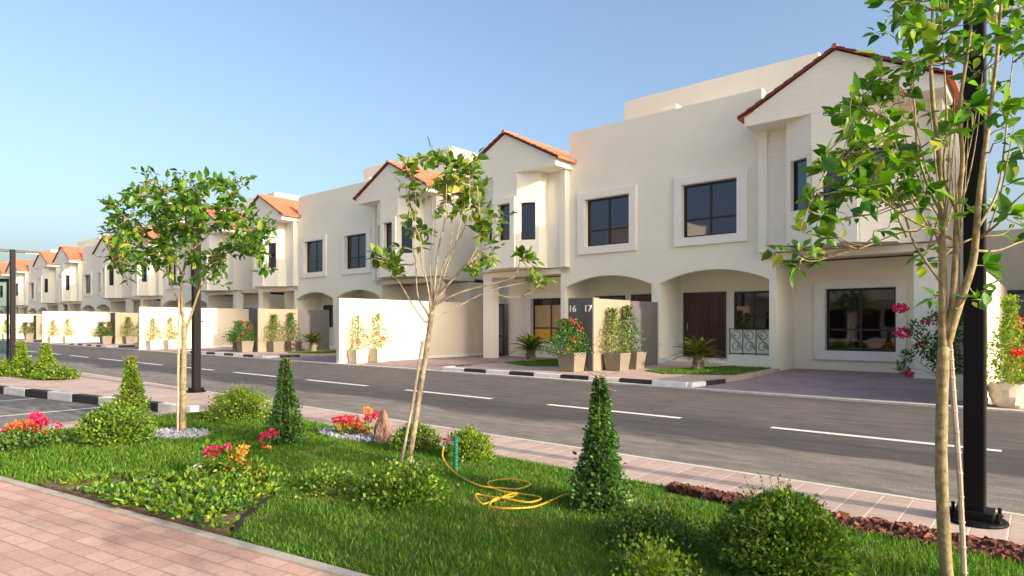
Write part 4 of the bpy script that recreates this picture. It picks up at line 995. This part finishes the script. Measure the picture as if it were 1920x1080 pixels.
# right foreground tree
random.seed(31)
cl3 = []
for k in range(125):
    x = random.uniform(1530,1915); y = random.uniform(60,400)
    if x < 1640 and y < 150: continue
    if x < 1570 and y < 215: continue
    if y < 130 and 1640 < x < 1700 and random.random() < .3: continue
    if y > 340 and 1700 < x < 1850 and random.random() < .7: continue
    if y > 330 and x < 1640 and random.random() < .5: continue
    cl3.append((x, y, 26, 12))
cl3 += [(random.uniform(1530,1700), random.uniform(210,400), 24, 12) for k in range(30)]
cl3 += [(x, y, 26, 10) for x in range(1660, 1980, 24) for y in (-40, -5, 25, 50)]
cl3 += [(1700,12,10,6),(1450,465,14,7),(1480,450,18,12),(1500,470,20,14),(1520,480,18,12),(1500,505,12,8),(1540,440,20,14),(1560,420,22,14),(1530,400,22,14),(1580,400,22,12),(1520,370,20,10),(1560,350,22,12),(1500,440,14,8),(1535,310,18,10),(1560,290,18,10),(1585,260,20,12),(1560,215,14,8),(1600,200,20,12),(1625,160,20,12),(1650,135,16,8),
        (1740,505,18,6),(1750,560,16,5),(1735,470,14,4),(1850,500,16,5),(1870,530,16,4),(1830,560,14,4),(1600,340,22,12),(1640,350,22,10),(1890,400,30,12),(1900,450,24,7),(1905,300,30,12),(1950,350,30,12),(1980,250,40,16),(1970,420,30,10)]
bt3 = [((0,.0),.024,[(1768,650),(1768,600),(1768,500),(1765,400),(1762,300),(1750,200),(1745,100),(1750,0)]), ((0,-.15),.020,[(1770,640),(1785,580),(1792,480),(1795,400),(1805,300),(1800,200),(1820,60),(1825,-40)]),
       ((0,-.25),.024,[(1774,650),(1795,580),(1822,500),(1830,440),(1838,350),(1855,220),(1870,100),(1880,-40)]), ((0,.15),.008,[(1765,530),(1717,462),(1698,409),(1680,370),(1640,300),(1610,230)]),
       ((0,-.3),.006,[(1765,440),(1749,428),(1686,437),(1623,462),(1560,481),(1520,490),(1495,480)]), ((0,-.2),.009,[(1790,450),(1740,428),(1698,406),(1654,374),(1600,330),(1560,300)]),
       ((0,.3),.008,[(1768,480),(1750,430),(1710,380),(1690,320),(1680,240),(1700,180)]), ((0,-.35),.009,[(1830,450),(1870,420),(1900,380),(1960,330)]), ((0,.2),.008,[(1828,470),(1870,470),(1910,455),(1960,440)]),
       ((0,.3),.008,[(1765,400),(1740,350),(1720,280),(1715,200),(1700,120),(1700,40)]), ((0,-.3),.008,[(1795,400),(1770,330),(1775,230),(1770,120),(1765,20)]), ((0,.25),.008,[(1832,430),(1870,360),(1885,260),(1895,150),(1910,30)]),
       ((0,.1),.007,[(1762,500),(1780,470),(1830,445),(1880,440),(1900,420)]), ((-.2,-.35),.006,[(1560,300),(1540,340),(1520,380),(1500,430)])]
for k in range(16):
    x0 = random.choice((1700,1740,1768,1795,1800,1832,1850)); x1 = x0+random.uniform(-90,70); y0 = random.uniform(390,470); dz_ = random.uniform(-.25,.3)
    bt3.append(((dz_*.3,dz_), .0055, [(x0, y0), (x0+(x1-x0)*.45, y0-70), (x0+(x1-x0)*.8, y0-160), (x1, y0-random.uniform(200,290))]))
tree('large-leaved young tree in the right foreground in front of the black lamp post', 3.42, [(1778,1130,.033),(1770,1000,.031),(1765,880,.0295),(1766,760,.029),(1769,650,.028)], bt3, [(a, b, c_, n) for a, b, c_, n in cl3], .10, M['leaf'], M['bark'], .26, 9,
     stake=[(1810,1120,.03),(1800,900,.05),(1786,720,.05),(1780,640,.03)], tw=.0022)
# off-frame trees whose shadows reach the lawn
for i, (x, y, s_) in enumerate(((4.9,3.1,.95),(8.5,2.6,1.05))):
    src = [o for o in scene.objects if o.name.startswith('young_tree') and 'broad green' in o.get('label','')][0]
    c = dup(src, (x, y, .04), ('leafy young tree beyond the right edge casting shade on the lawn', 'farther leafy young tree beyond the right edge')[i], 1.0+i, s_)

# ------------------------------------------------------------------ camera, light, sky
cam = bpy.data.objects.new('camera', bpy.data.cameras.new('camera')); COL.objects.link(cam)
cam.location = (0,0,CH); cam.rotation_euler = (R(90), 0, math.atan2(CC, SS))
cam.data.sensor_width = 36; cam.data.lens = F*36/1920; cam.data.shift_y = 67/1920; cam.data.clip_end = 3000; cam.data.clip_start = .05
scene.camera = cam
EL, AZ = R(20), R(2.5)                                   # sun stands up the street behind the right shoulder
sd = Vector((math.cos(EL)*math.cos(AZ), math.cos(EL)*math.sin(AZ), math.sin(EL)))
sun = bpy.data.objects.new('sun', bpy.data.lights.new('sun', 'SUN')); COL.objects.link(sun)
sun.data.energy = 2.9; sun.data.angle = R(.55); sun.data.color = (1.0, .84, .62)
sun.rotation_euler = sd.to_track_quat('Z', 'Y').to_euler()
w = bpy.data.worlds.new('World'); scene.world = w; w.use_nodes = True; nt = w.node_tree
sk = nt.nodes.new('ShaderNodeTexSky'); sk.sky_type = 'NISHITA'; sk.sun_disc = False; sk.sun_elevation = EL
sk.sun_rotation = math.pi/2-AZ; sk.air_density = 1.0; sk.dust_density = 5.2; sk.ozone_density = 1.6
tint = mixc(nt, 1., sk.outputs[0], (.95, .975, .985), 'MULTIPLY')
nt.links.new(tint, nt.nodes['Background'].inputs['Color']); nt.nodes['Background'].inputs['Strength'].default_value = .15
scene.view_settings.view_transform = 'Standard'; scene.view_settings.look = 'None'; scene.view_settings.exposure = 1.12; scene.view_settings.gamma = 1
